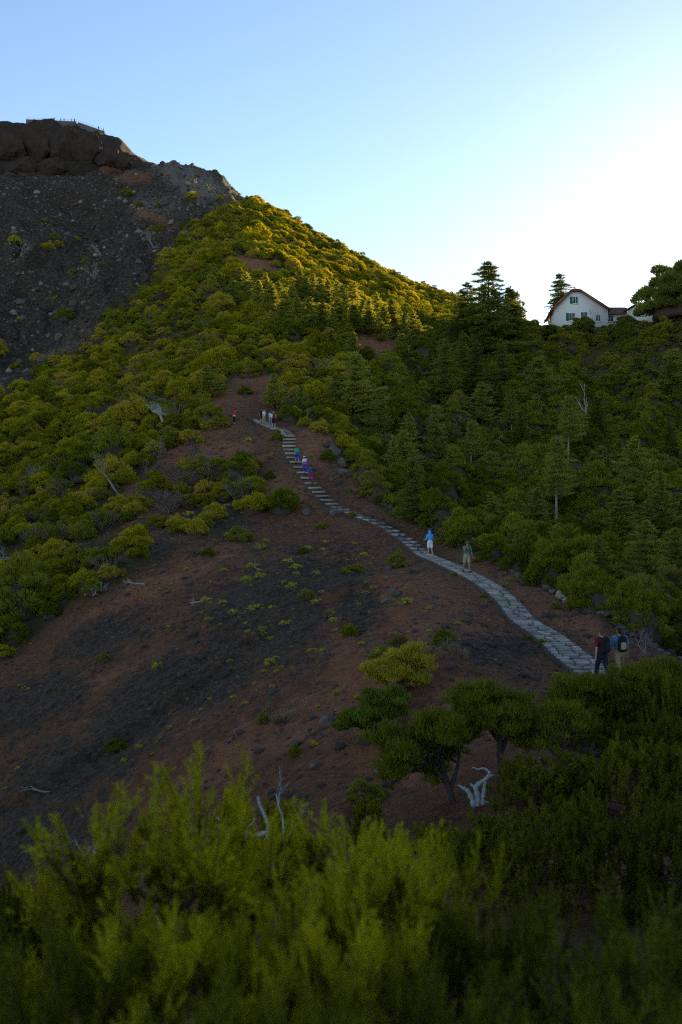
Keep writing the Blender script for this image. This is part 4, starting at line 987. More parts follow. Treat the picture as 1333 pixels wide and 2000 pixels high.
# roof planes with red verge boards, clipped gable
def slab_poly(name, pts, th, m, parent):
    bm = bmesh.new(); v1 = [bm.verts.new(p) for p in pts]; n = (Vector(pts[1])-Vector(pts[0])).cross(Vector(pts[2])-Vector(pts[0])).normalized()
    if n.z < 0: n = -n
    v2 = [bm.verts.new(Vector(p)+n*th) for p in pts]; k = len(pts); bm.faces.new(v1); bm.faces.new(v2[::-1])
    for i in range(k): bm.faces.new((v1[i], v1[(i+1) % k], v2[(i+1) % k], v2[i]))
    bmesh.ops.recalc_face_normals(bm, faces=bm.faces[:]); me = bpy.data.meshes.new(name); bm.to_mesh(me); bm.free(); me.materials.append(m); return link(name, me, parent)
ov = .45; xa, xb_, mid = xx(1116), xx(1134), xx(1125); zr = zt+.28
sl_l = (zt-ze_l)/(xa-e_l); sl_r = (zt-ze_r)/(e_r-xb_)
roof = slab_poly('roof', [(xa, -ov, zt+.02), (xa, 13.3, zt+.02), (e_l-.7, 13.3, ze_l-.7*sl_l+.02), (e_l-.7, -ov, ze_l-.7*sl_l+.02)], .22, M['redtile'], house)
slab_poly('roof_slope', [(xb_, -ov, zt+.02), (e_r+.5, -ov, ze_r-.5*sl_r+.02), (e_r+.5, 13.3, ze_r-.5*sl_r+.02), (xb_, 13.3, zt+.02)], .22, M['redtile'], roof)
slab_poly('roof_ridge', [(xa-.1, -ov-.1, zt+.15), (xb_+.1, -ov-.1, zt+.15), (mid, 1.8, zt+.85)], .15, M['rooftile'], roof)
slab_poly('roof_ridge', [(xa, -.3, zt+.1), (mid, 1.8, zt+.8), (mid, 13.2, zt+.8), (xa, 13.2, zt+.1)], .12, M['rooftile'], roof)
slab_poly('roof_ridge', [(xb_, -.3, zt+.1), (xb_, 13.2, zt+.1), (mid, 13.2, zt+.8), (mid, 1.8, zt+.8)], .12, M['rooftile'], roof)
for (p0, p1) in (((xa, zt+.1), (e_l-.75, ze_l-.75*sl_l+.1)), ((xb_, zt+.1), (e_r+.55, ze_r-.55*sl_r+.1)), ((xa-.1, zt+.1), (xb_+.1, zt+.1))):
    mb = MB(); dx, dz = p1[0]-p0[0], p1[1]-p0[1]; l = math.hypot(dx, dz); mb.box(((p0[0]+p1[0])/2, -ov-.04, (p0[1]+p1[1])/2), (l, .10, .42), Matrix.Rotation(-math.atan2(dz, dx), 4, 'Y')); mb.build('verge_board', M['redtrim'], roof)
window(house, xx(1124.5), zz(586), 1.05, 1.4, 'left'); window(house, xx(1118), zz(618.5), 1.15, 1.5, 'left'); window(house, xx(1141), zz(617), 1.3, 1.5, False); window(house, xx(1168), zz(622), 1.0, 1.3, False)
# annex with hipped brown roof
ax_ = P(1205, 645, 205); annex = empty('house_annex', (ax_.x, ax_.y, gz(ax_.x, ax_.y)-1.2)); tag(annex, 'low white annex with dark hipped roof right of the gabled house', 'house')
az0 = annex.location.z
def za(py): return (CY-py)/FPX*205-az0
w2 = 3.9
mb = MB(); mb.box((.4, 3.5, za(612)/2-.5), (w2*2-.4, 7, za(612)+1.0)); mb.build('wall', M['plaster'], annex)
z0, z1 = za(613), za(595)
ro = slab_poly('roof', [(-w2-.3, -.6, z0), (w2+.9, -.6, z0), (w2-1.4, 3.4, z1), (-w2+.4, 3.4, z1)], .15, M['rooftile'], annex)
slab_poly('roof_slope', [(w2+.92, -.6, z0), (w2+.92, 7.6, z0), (w2-1.38, 3.4, z1)], .15, M['rooftile'], ro)
slab_poly('roof_slope', [(-w2-.32, -.6, z0), (-w2+.38, 3.4, z1), (-w2-.32, 7.6, z0)], .15, M['rooftile'], ro)
slab_poly('roof_slope', [(-w2-.3, 7.6, z0), (-w2+.4, 3.42, z1), (w2-1.4, 3.42, z1), (w2+.9, 7.6, z0)], .15, M['rooftile'], ro)
mb = MB(); mb.box((.3, -.68, z0-.05), (w2*2+1.3, .12, .3)); mb.build('fascia', M['redtrim'], ro)
window(annex, 1.6, za(622), 1.6, 1.1, False); window(annex, -1.2, za(622), 1.1, 1.3, False)
mb = MB(); mb.box((1.6, -1.4, za(631)), (4.8, 1.5, .18)); mb.build('porch_roof', M['redtile'], annex)
for k in (-.7, 3.9): mb = MB(); mb.box((k, -2.0, za(631)/2-.6), (.16, .16, za(631)+1.0)); mb.build('porch_post', M['frame'], annex)
# outbuilding half hidden by the big tree
ob = P(1268, 630, 198); outb = empty('outbuilding', (ob.x, ob.y, gz(ob.x, ob.y)-.8)); tag(outb, 'small white outbuilding half hidden by the big dark tree', 'house'); oz = outb.location.z
def zo(py): return (CY-py)/FPX*198-oz
mb = MB(); mb.box((0, 2.5, zo(600)/2-.5), (6.2, 5, zo(600)+1.0)); mb.build('wall', M['plaster'], outb)
ro2 = slab_poly('roof', [(-3.5, -.5, zo(600)), (3.5, -.5, zo(600)), (2.6, 2.5, zo(588)), (-1.6, 2.5, zo(588))], .15, M['rooftile'], outb)
slab_poly('roof_slope', [(-3.5, 5.5, zo(600)), (-1.6, 2.52, zo(588)), (2.6, 2.52, zo(588)), (3.5, 5.5, zo(600))], .15, M['rooftile'], ro2)
slab_poly('roof_slope', [(-3.52, -.5, zo(600)), (-1.62, 2.5, zo(588)), (-3.52, 5.5, zo(600))], .15, M['rooftile'], ro2)
window(outb, -.4, zo(606.5), 1.1, 1.0, False)
# slender bare tree before the gable
dead = MB(); twig_tree(dead, (0, 0, 0), (.1, 0, 1), 2.3, .09, 5, random.Random(4), .35, .72, 0, (3, 3), .3, 4); o = dead.build('bare_tree', M['greywood']); pz_ = P(1163, 650, 193); o.location = (pz_.x, pz_.y, gz(pz_.x, pz_.y)); tag(o, 'leafless slender tree before the right side of the white gable', 'tree')
# dry grass bank
mb = MB(); RNG = np.random.default_rng(3); n = 900; pts = np.zeros((n, 3)); pts[:, 0] = RNG.normal(size=n)*1.5; pts[:, 1] = RNG.normal(size=n)*.9
gp = hit(1232, 690); 
for i in range(n): pts[i, 2] = gz(gp.x+pts[i, 0], gp.y+pts[i, 1])-gp.z
d = RNG.normal(size=(n, 3))*.4; d[:, 2] = 1; mb.blades(pts, d, RNG.uniform(.5, 1.2, n), .09); o = mb.build('dry_grass', M['straw']); o.location = gp; tag(o, 'straw coloured grass bank below the outbuilding', kind='stuff')

# summit platform with railing
def ridge_top(px, d0=436):
    u = (px-CX)/FPX; th = math.atan(u); c0 = int(np.clip(np.interp(th, TH, np.arange(NT)), 0, NT-2)); R_ = np.exp(LR); sel = (R_ > 380) & (R_ < 470); i = np.argmax(np.where(sel, gW[:, c0], -9)); r = R_[i]
    return Vector((r*math.sin(th), r*math.cos(th), gZ[i, c0]))
t0 = ridge_top(52); t1 = ridge_top(150); t2 = ridge_top(204)
plat = empty('summit_terrace', t0); tag(plat, 'walled lookout terrace with thin railing on the summit', 'lookout')
def seg_box(name, a, b, wd, z0, z1, m, par):
    a = Vector(a); b = Vector(b); mb = MB(); d = b-a; ang = math.atan2(d.y, d.x); L_ = math.hypot(d.x, d.y); pit = math.atan2(d.z, L_)
    mb.box((a+b)/2-par.location+Vector((0, 0, (z0+z1)/2)), (L_, wd, z1-z0), Matrix.Rotation(ang, 4, 'Z') @ Matrix.Rotation(-pit, 4, 'Y'), ); return mb.build(name, m, par)
top = [Vector((t0.x, t0.y, t0.z+1.6)), Vector((t1.x, t1.y, t1.z+1.0)), Vector((t2.x, t2.y, t2.z+.6))]
seg_box('parapet', top[0], top[1], 2.2, -5, .0, M['masonry'], plat); seg_box('parapet', top[1], top[2], 2.0, -4.5, -.02, M['masonry'], plat)
for a, b in ((top[0], top[1]), (top[1], top[2])):
    rl_ = seg_box('rail', a, b, .05, 1.05, 1.10, M['railing'], plat); seg_box('rail', a, b, .04, .55, .59, M['railing'], plat)
    for k in range(9):
        q = a.lerp(b, k/8.5); mb = MB(); mb.box(q-plat.location+Vector((0, 0, .55)), (.06, .06, 1.1)); mb.build('rail_post', M['railing'], plat)
SUMMIT = [a_.lerp(b_, t) for a_, b_, t in ((top[0], top[1], .55), (top[0], top[1], .68), (top[0], top[1], .75), (top[0], top[1], .96), (top[0], top[1], .9), (top[1], top[2], .8), (top[1], top[2], .98))]
# ------------------------------------------------------------------ people
def cloth(name, col, var=.12): return plain(name, col, .9, var, 14, bump=.35, bscale=30)
CL = {k: cloth(k+'_cloth', c) for k, c in dict(maroon=(.16, .018, .03), navy=(.02, .025, .045), black=(.018, .018, .022), blue=(.10, .22, .42), khaki=(.34, .24, .12), sand=(.42, .33, .20), green_tee=(.13, .24, .16), olive=(.10, .12, .06), sky=(.10, .40, .80), white=(.80, .80, .80), green=(.02, .42, .16), royal=(.02, .06, .50), pale_blue=(.50, .72, .85), pink=(.75, .05, .35), teal=(.015, .12, .20), magenta=(.42, .02, .17), red=(.70, .03, .03), tan=(.60, .38, .24), grey=(.3, .3, .32)).items()}
M['skin'] = plain('skin', (.52, .30, .21), .6, .08, 6); M['skin2'] = plain('tanned_skin', (.40, .22, .15), .6, .08, 6)
M['hair_dark'] = plain('dark_hair', (.025, .018, .014), .8, .3, 30, bump=.6); M['hair_brown'] = plain('brown_hair', (.12, .07, .04), .8, .3, 30, bump=.6)
M['eye'] = plain('eye', (.02, .015, .012), .2, .05, 5); M['shoe'] = plain('dark_shoe', (.035, .033, .035), .8, .2, 12); M['shoe_light'] = plain('light_shoe', (.55, .5, .46), .8, .1, 12)
def cap_mesh(mb, p0, r0, p1, r1, sq=(1, 1), sides=12):
    """round-ended tapered limb; sq flattens its cross-section (x, y)"""
    p0 = np.array(p0, float); p1 = np.array(p1, float); d = p1-p0; L = np.linalg.norm(d)
    d = d/L if L > 1e-6 else np.array([0, 0, 1.])
    ref = np.array([0, 1., 0]) if abs(d[1]) < .8 else np.array([1., 0, 0]); a = np.cross(d, ref); a /= np.linalg.norm(a); b = np.cross(d, a)
    rings = [(p0-d*r0*math.cos(t), r0*math.sin(t)) for t in np.linspace(.02, math.pi/2, 5)]+[(p1+d*r1*math.sin(t), r1*math.cos(t)) for t in np.linspace(0, math.pi/2-.02, 5)]
    ang = np.linspace(0, 2*np.pi, sides, endpoint=False); v = []
    for c, r in rings:
        o = (np.cos(ang)[:, None]*a+np.sin(ang)[:, None]*b)*r; o[:, 0] *= sq[0]; o[:, 1] *= sq[1]; v.append(c+o)
    n = len(rings); q = []; t = []
    for i in range(n-1):
        for k in range(sides): q.append((i*sides+k, i*sides+(k+1) % sides, (i+1)*sides+(k+1) % sides, (i+1)*sides+k))
    vv = np.concatenate(v+[np.array([rings[0][0], rings[-1][0]])])
    for k in range(sides): t += [(n*sides, (k+1) % sides, k), (n*sides+1, (n-1)*sides+k, (n-1)*sides+(k+1) % sides)]
    mb.add(vv, t, q)
WORK = bpy.data.scenes.new('workbench')
def fuse(mb, name, m, parent, voxel, smooth=3):
    """melt overlapping limbs into one continuous surface"""
    me = mb.mesh(name, [m]); o = bpy.data.objects.new(name, me); WORK.collection.objects.link(o)
    md = o.modifiers.new('melt', 'REMESH'); md.mode = 'VOXEL'; md.voxel_size = voxel; md.use_smooth_shade = True
    ms = o.modifiers.new('soften', 'SMOOTH'); ms.iterations = smooth; ms.factor = .5
    WORK.view_layers[0].update(); dg = WORK.view_layers[0].depsgraph
    new = bpy.data.meshes.new_from_object(o.evaluated_get(dg)); o.modifiers.clear(); o.data = new; bpy.data.meshes.remove(me); WORK.collection.objects.unlink(o); COL.objects.link(o)
    if len(new.materials) == 0: new.materials.append(m)
    o.parent = parent; return o
def person(loc, heading, label, shirt, legs, H=1.75, sleeves='short', shorts=False, skin='skin', hair='hair_dark', hat=None, hood=False, shoes='shoe', lean=.05, stride=(.35, -.3), knee=(.15, .25), arms=(-.3, .3), elbows=(.35, .35), voxel=.011, extras=(), group=None, female=False, raise_arms=False, long_hair=False):
    root = empty('person', (0, 0, 0)); k = H/1.75
    def rx(v, a): return np.array([v[0], v[1]*math.cos(a)-v[2]*math.sin(a), v[1]*math.sin(a)+v[2]*math.cos(a)])
    hipw = .095; shw = .165 if female else .19; J = {}
    pel = np.array([0, 0, .94]); sp = lambda v: pel+rx(np.array(v), -lean)
    J['waist'] = sp((0, 0, .14)); J['chest'] = sp((0, 0, .34)); J['neck'] = sp((0, 0, .53)); J['head'] = sp((0, .025, .66))
    for s_, i in ((-1, 0), (1, 1)):
        hp = pel+np.array([s_*hipw, 0, -.02]); a = stride[i]; kn = hp+rx(np.array([0, 0, -.44]), a); an = kn+rx(np.array([0, 0, -.42]), a-knee[i])
        J['hip', i], J['knee', i], J['ank', i] = hp, kn, an; J['toe', i] = an+np.array([s_*.02, .15, -.045-.05*max(0, knee[i]-.3)])
        sh = sp((s_*shw, 0, .47)); a = arms[i]
        if raise_arms: el = sh+np.array([s_*.06, .20, .08]); wr = el+np.array([-s_*.04, .10, .22])
        else: el = sh+rx(np.array([s_*.06, 0, -.29]), a); wr = el+rx(np.array([s_*.02, 0, -.25]), a+elbows[i])
        J['sh', i], J['el', i], J['wr', i] = sh, el, wr
    g = lambda *key: J[key if len(key) > 1 else key[0]]*k
    def torso(mb, e):
        cap_mesh(mb, g('chest')+np.array([-.085*k, 0, .05*k]), .105*k+e, g('chest')+np.array([.085*k, 0, .05*k]), .105*k+e, (1, .95)); cap_mesh(mb, g('waist'), .135*k*(.9 if female else 1)+e, g('chest'), .155*k+e, (1, .72)); cap_mesh(mb, pel*k+np.array([0, 0, .02*k]), .15*k+e, g('waist'), .135*k+e, (1.05, .78))
        for i in (0, 1): cap_mesh(mb, g('chest')+np.array([0, 0, .09*k]), .075*k+e, g('sh', i), .062*k+e)
    def arm(mb, e, frac=1.0):
        for i in (0, 1):
            a, b = g('sh', i), g('el', i)
            if frac <= .5: cap_mesh(mb, a, .058*k+e, a+(b-a)*frac*1.7, .052*k+e*1.4); continue
            cap_mesh(mb, a, .055*k+e, b, .041*k+e); cap_mesh(mb, b, .041*k+e, g('wr', i)-(g('wr', i)-b)*(.0 if e == 0 else .06), .028*k+e)
    def leg(mb, e, frac=1.0):
        for i in (0, 1):
            cap_mesh(mb, g('hip', i), .088*k+e, g('hip', i)+(g('knee', i)-g('hip', i))*(1 if frac >= 1 else .78), (.058 if frac >= 1 else .072)*k+e*(1 if frac >= 1 else 1.5))
            if frac >= 1: cap_mesh(mb, g('knee', i), .057*k+e, g('knee', i)*.55+g('ank', i)*.45, .054*k+e); cap_mesh(mb, g('knee', i)*.55+g('ank', i)*.45, .054*k+e, g('ank', i), .036*k+e*.9)
    hd = g('head')
    b = MB(); torso(b, 0); arm(b, 0); leg(b, 0); cap_mesh(b, g('chest')+np.array([0, 0, .1*k]), .07*k, g('neck'), .055*k); cap_mesh(b, g('neck'), .054*k, hd+np.array([0, 0, -.03*k]), .056*k)
    cap_mesh(b, hd+np.array([0, -.012, .035])*k, .092*k, hd+np.array([0, .02, -.045])*k, .068*k, (.84, 1)); cap_mesh(b, hd+np.array([0, .03, -.07])*k, .045*k, hd+np.array([0, .055, -.085])*k, .032*k)
    cap_mesh(b, hd+np.array([0, .095, .02])*k, .009*k, hd+np.array([0, .115, -.02])*k, .014*k); cap_mesh(b, hd+np.array([0, .082, -.062])*k, .012*k, hd+np.array([0, .084, -.05])*k, .012*k, (2.2, 1))
    for s_ in (-1, 1): cap_mesh(b, hd+np.array([s_*.083, -.005, -.02])*k, .011*k, hd+np.array([s_*.088, -.012, .018])*k, .014*k, (.6, 1))
    for i, s_ in ((0, -1), (1, 1)):
        w = g('wr', i); d = w-g('el', i); d /= np.linalg.norm(d); palm = w+d*.085*k; cap_mesh(b, w, .027*k, palm, .03*k, (.62, 1.15))
        fw = np.cross(d, np.array([s_, 0, 0.])); fw /= np.linalg.norm(fw)+1e-9
        if fw[1] < 0: fw = -fw
        for f in range(4):
            o = palm+fw*(f-1.5)*.019*k+d*.012*k; L = (.062, .074, .068, .052)[f]*k; m1 = o+d*L*.6; inw = np.array([-s_, 0, 0])*.25+fw*.12
            cap_mesh(b, o, .0095*k, m1, .009*k, sides=7); t_ = d+inw*1.6; t_ /= np.linalg.norm(t_); cap_mesh(b, m1, .009*k, m1+t_*L*.5, .0075*k, sides=7)
        th_ = w+d*.035*k+fw*.028*k; cap_mesh(b, th_, .012*k, th_+(d*.035+fw*.035)*k, .010*k, sides=7); cap_mesh(b, th_+(d*.035+fw*.035)*k, .010*k, th_+(d*.065+fw*.035)*k, .008*k, sides=7)
        cap_mesh(b, g('ank', i), .034*k, g('ank', i)+np.array([0, -.03, -.035])*k, .036*k); cap_mesh(b, g('ank', i)+np.array([0, -.02, -.045])*k, .035*k, g('toe', i), .03*k, (1.15, 1))
    fuse(b, 'body', M[skin], root, voxel)
    s = MB(); torso(s, .016); arm(s, .014, 1.0 if sleeves == 'long' else .42); cap_mesh(s, g('chest')+np.array([0, 0, .12*k]), .085*k, g('neck')-np.array([0, 0, .05*k]), .07*k); fuse(s, 'jacket' if sleeves == 'long' else 'shirt', CL[shirt], root, voxel)
    t = MB(); cap_mesh(t, pel*k+np.array([0, 0, .06*k]), .158*k, pel*k+np.array([0, 0, -.04*k]), .162*k, (1.06, .82)); leg(t, .019, .6 if shorts else 1.0); fuse(t, 'shorts' if shorts else 'trousers', CL[legs], root, voxel)
    for i in (0, 1):
        f = MB(); cap_mesh(f, g('ank', i)+np.array([0, -.03, -.01])*k, .048*k, g('ank', i)+np.array([0, -.035, -.045])*k, .047*k); cap_mesh(f, g('ank', i)+np.array([0, -.03, -.05])*k, .044*k, g('toe', i)+np.array([0, .01, 0]), .040*k, (1.1, 1)); fuse(f, 'shoe', M[shoes], root, voxel)
    for s_ in (-1, 1):
        e = MB(); c = hd+np.array([s_*.032, .089, .012])*k; cap_mesh(e, c, .010*k, c+np.array([0, .002, 0]), .010*k, sides=6); e.build('eye', M['eye'], root, True)
    h = MB(); cap_mesh(h, hd+np.array([0, -.022, .048])*k, .096*k, hd+np.array([0, -.045, -.02])*k, .068*k, (.88, 1)); cap_mesh(h, hd+np.array([-.04, .03, .085])*k, .035*k, hd+np.array([.04, .03, .085])*k, .035*k)
    if long_hair: cap_mesh(h, hd+np.array([0, -.06, .0])*k, .065*k, hd+np.array([0, -.09, -.2])*k, .045*k)
    if hood: h = MB(); cap_mesh(h, hd+np.array([0, -.015, .045])*k, .118*k, hd+np.array([0, -.03, -.06])*k, .105*k, (.9, 1)); cap_mesh(h, hd+np.array([0, -.03, -.06])*k, .105*k, g('neck')-np.array([0, 0, .04*k]), .09*k); fuse(h, 'hood', CL[shirt], root, voxel)
    else: fuse(h, 'hair', M[hair], root, voxel)
    if hat:
        c = MB(); cc = hd+np.array([0, -.005, .075])*k; cap_mesh(c, cc, .098*k, cc+np.array([0, 0, .045*k]), .078*k, (.95, 1.05)); cap_mesh(c, cc+np.array([0, .075*k, -.005*k]), .05*k, cc+np.array([0, .13*k, -.015*k]), .035*k, (1.3, 1))
        if hat[1] == 'brim':
            ang = np.linspace(0, 6.2832, 20, endpoint=False); ring = [(cc+np.array([math.cos(a)*.115*k, math.sin(a)*.13*k, -.012*k])) for a in ang]
            for i in range(20): cap_mesh(c, ring[i], .022*k, ring[(i+1) % 20], .022*k, sides=6)
        fuse(c, 'hat', CL[hat[0]], root, voxel)
    for ex in extras:
        x = MB()
        if ex[0] == 'waist_wrap':
            for a in np.linspace(0, 6.2832, 14, endpoint=False): q = (pel+np.array([math.cos(a)*.155, math.sin(a)*.125, .06]))*k; cap_mesh(x, q, .04*k, q+np.array([0, -.01, -.14 if math.sin(a) < .4 else -.03])*k, .05*k)
            fuse(x, 'tied_jacket', CL[ex[1]], root, voxel)
    low = min(min(J['toe', i][2], J['ank', i][2]-.045) for i in (0, 1))*k-.042*k
    root.location = Vector(loc)-Vector((0, 0, low)); root.rotation_euler = (0, 0, heading); tag(root, label, 'person', group)
    return root, {kk: v*k for kk, v in J.items()}, k
def backpack(pr, label, col, col2, wide=1.0, tall=1.0):
    """a pack worn on the back; a thing of its own that sits against the wearer"""
    root, J, k = pr; o = empty('backpack', root.location); o.rotation_euler = root.rotation_euler
    c = J['chest']; w = J['waist']; up = (J['neck']-w); up /= np.linalg.norm(up); back = np.array([0, -1., 0])
    m0 = w+back*.20*k-up*.02; m1 = c+back*.21*k+up*.12*tall
    b = MB()
    for s_ in (-1, 1): cap_mesh(b, m0+np.array([s_*.075*wide, 0, 0]), .10, m1+np.array([s_*.065*wide, 0, 0]), .085, (1, 1.0))
    cap_mesh(b, m0, .11, m1+up*.03, .09); fuse(b, 'pack_body', CL[col], o, .014)
    f = MB(); p0 = m0+back*.10+up*.03; p1 = m0*.45+m1*.55+back*.11
    for s_ in (-1, 1): cap_mesh(f, p0+np.array([s_*.05*wide, 0, 0]), .05, p1+np.array([s_*.045*wide, 0, 0]), .045)
    cap_mesh(f, p0, .055, p1, .05); fuse(f, 'front_pocket', CL[col2], o, .014)
    for i, s_ in ((0, -1), (1, 1)):
        st = MB(); a = m1+np.array([s_*.08, .06, .02]); b2 = c+np.array([s_*.10, .0, .185*k]); c2 = c+np.array([s_*.11, .135, .06]); d2 = w+np.array([s_*.13, .06, .0]); e2 = m0+np.array([s_*.1, .06, 0])
        st.tube(catmull([a, b2, c2, d2, e2], 5), .019, 7); st.build('strap', CL[col], o, True)
    tag(o, label, 'backpack'); return o
def on_ground(px, py): h = hit(px, py); return h
def on_path(i_s, side=0.0, dz=.10):
    p, t, n = frame_at(i_s); q = p+n*side; return Vector((q[0], q[1], q[2]+dz)), -math.atan2(t[0], t[1])
g1 = hit(1176, 1332); g2 = hit(1211, 1330)
a = person(g1, math.radians(22), 'man in maroon tee and dark trousers with a black backpack, walking away', 'maroon', 'navy', 1.78, hair='hair_brown', stride=(.3, -.25), voxel=.0115)
backpack(a, 'black backpack on the man in the maroon tee', 'black', 'navy')
a = person(g2, math.radians(10), 'man in blue tee and khaki trousers with a sand backpack, walking away', 'blue', 'khaki', 1.80, hair='hair_dark', skin='skin2', stride=(-.25, .3), arms=(.2, -.2), voxel=.0115)
backpack(a, 'sand and black backpack on the man in the blue tee', 'black', 'sand')
def s_near(px):           # place along the path that lies at this bearing
    ss = np.linspace(0, PS[-1], 900); q = path_at(ss); x, _ = pix(q[:, 0], q[:, 1], q[:, 2]); return ss[np.argmin(np.abs(x-px))]
l, hd_ = on_path(s_near(914), -.05); a = person(l, hd_+math.pi+.3, 'man in green tee, sand shorts and brimmed hat walking down the stone path', 'green_tee', 'sand', 1.76, shorts=True, skin='skin2', hat=('olive', 'brim'), stride=(.25, -.2), arms=(.15, .75), elbows=(.3, 1.7), voxel=.0115)
backpack(a, 'small dark pack worn by the man with the brimmed hat', 'olive', 'grey', .8, .8)
l, hd_ = on_path(s_near(839), .05); person(l, hd_+.25, 'person in bright blue hooded jacket and white shorts on the path', 'sky', 'white', 1.68, 'long', True, hood=True, shoes='shoe_light', stride=(.15, -.15), arms=(.25, .25), elbows=(1.1, 1.1), voxel=.013)
sg = [s_near(579), s_near(600), s_near(610)]
ss = np.linspace(SCc, SD, 500); qs = path_at(ss); _, ys = pix(qs[:, 0], qs[:, 1], qs[:, 2])
def s_at_y(y): return ss[np.argmin(np.abs(ys-y))]
l, hd_ = on_path(s_at_y(908), .0, .14); person(l, hd_, 'hiker in green tee and blue shorts climbing the stair', 'green', 'royal', 1.70, shorts=True, hair='hair_brown', stride=(.7, -.15), knee=(.9, .2), lean=.25, voxel=.013, female=True, long_hair=True)
l, hd_ = on_path(s_at_y(927), .15, .14); person(l, hd_, 'hiker in pale blue top, pink tied jacket and blue trousers bending on the stair', 'pale_blue', 'royal', 1.66, hat=('white', 'cap'), stride=(.6, -.1), knee=(.8, .1), lean=.55, extras=(('waist_wrap', 'pink'),), shoes='shoe_light', voxel=.013, female=True)
l, hd_ = on_path(s_at_y(946), .0, .14); person(l, hd_, 'hiker in teal jacket and magenta trousers lowest on the stair', 'teal', 'magenta', 1.68, 'long', stride=(.3, -.2), lean=.12, hat=('black', 'cap'), voxel=.013, female=True)
person(hit(458, 828), math.radians(-25), 'person in red top and dark trousers photographing at the left of the hillock', 'red', 'black', 1.66, 'long', raise_arms=True, extras=(('waist_wrap', 'tan'),), stride=(.05, -.05), shoes='shoe_light', voxel=.014, female=True)
person(hit(516, 829), math.radians(-140), 'person in white tee and white shorts on the landing', 'white', 'sand', 1.66, shorts=True, hair='hair_brown', stride=(.08, -.08), voxel=.014, female=True)
person(hit(510, 827), math.radians(-60), 'person in black tee standing left of the one in white', 'black', 'navy', 1.72, shorts=True, stride=(.1, -.05), voxel=.014)
a = person(hit(535, 836), math.radians(15), 'hiker in white cap with a maroon backpack at the top of the stair', 'white', 'black', 1.74, shorts=True, hat=('white', 'cap'), stride=(.2, -.2), voxel=.014)
backpack(a, 'maroon backpack at the top of the stair', 'maroon', 'maroon')
person(hit(529, 833), math.radians(40), 'hiker in pale blue jacket beside the maroon backpack', 'pale_blue', 'grey', 1.66, 'long', hair='hair_brown', stride=(.1, -.15), voxel=.014, female=True)
for i, (p_, c1, c2, lab) in enumerate(zip(SUMMIT, ('navy', 'tan', 'tan', 'red', 'tan', 'navy', 'maroon'), ('black', 'black', 'navy', 'navy', 'black', 'black', 'black'),
        ('tiny dark figure standing tallest on the summit terrace', 'tiny figure right of the tallest one on the terrace', 'tiny figure in tan third from left on the terrace', 'tiny figure in red at the bend of the terrace', 'tiny figure in tan next to the one in red', 'tiny dark figure near the lower end of the summit railing', 'tiny figure in maroon at the lower end of the summit railing'))):
    person(p_, i*1.3, lab, c1, c2, 1.75 if i != 0 else 1.9, stride=(.1, -.1), voxel=.024, skin='skin2')
bpy.data.scenes.remove(WORK)
# ------------------------------------------------------------------ crags of the summit cliff
M['crag'] = plain('crag_rock', (.050, .033, .023), .95, .8, 5, bump=1.0, bscale=16)
M['red_crag'] = plain('red_crag_rock', (.14, .052, .032), .95, .5, 5, bump=1.0, bscale=16)
def crag(name, seed, m):
    r = np.random.default_rng(seed); bm = bmesh.new(); bmesh.ops.create_icosphere(bm, subdivisions=5, radius=.5)
    pl = r.normal(size=(26, 3)); pl[:, 2] *= .6; pl /= np.linalg.norm(pl, axis=1)[:, None]; dd = r.uniform(.24, .44, 26); vs = np.array([v.co for v in bm.verts])
    for n_, d_ in zip(pl, dd): kx = np.maximum(vs @ n_-d_, 0); vs = vs-kx[:, None]*n_
    nz = fbm(vs[:, 0]*5+vs[:, 1]*3, vs[:, 2]*4+seed, 4, seed)*.12+np.abs(fbm(vs[:, 0]*9, vs[:, 1]*7+vs[:, 2]*3, 4, seed+3))*-.22; str_ = np.abs((vs[:, 2]*7+fbm(vs[:, 0]*4, vs[:, 1]*4, 2, seed)) % 1-.5)*.10
    vs = vs*(1+nz+str_)[:, None]
    for v, c in zip(bm.verts, vs): v.co = c
    me = bpy.data.meshes.new(name); bm.to_mesh(me); bm.free(); me.materials.append(m); return me
CR = [crag('crag', 700+i, M['crag']) for i in range(4)]+[crag('crag', 720, M['red_crag'])]
rc = random.Random(8)
for i, (x, y, w, h, d, k, lab) in enumerate([(15,285,90,70,428,0,'dark crag at the left end of the summit cliff'),(70,290,80,80,428,1,'dark crag below the left end of the summit terrace'),(125,295,70,75,426,2,'dark crag below the bend of the summit terrace'),(172,300,64,60,424,3,'dark crag below the lower end of the summit railing'),(212,306,56,44,420,0,'blunt crag jutting right below the summit'),(240,318,44,34,417,1,'lowest blunt nose of the summit cliff'),
      (258,345,62,30,414,4,'red rock band under the nose of the cliff'),(215,340,60,34,416,4,'red rock band left of the nose of the cliff'),(100,335,70,40,418,3,'dark crag at the foot of the summit cliff'),(40,335,80,46,418,2,'dark crag low at the left of the summit cliff'),(160,335,50,30,418,0,'small crag in the gully under the terrace'),(-30,300,90,80,430,1,'crag beyond the left edge of the summit cliff'),
      (318,382,18,16,352,2,'grey block high in the pale scree'),(250,378,14,12,356,3,'dark block under the red rock band'),(310,590,46,30,205,2,'brown outcrop among dry scrub left of the pines'),(290,610,30,26,200,3,'smaller brown outcrop below the one by the pines')]):
    s = d/FPX; p = P(x, y, d+(w*s*.22 if d < 380 else -9)); o = link('crag', CR[k]); o.location = p; o.scale = (w*s*1.25, w*s*.8, h*s*1.35); o.rotation_euler = (rc.uniform(-.15, .15), rc.uniform(-.15, .15), rc.uniform(-.5, .5)); tag(o, lab, 'crag')

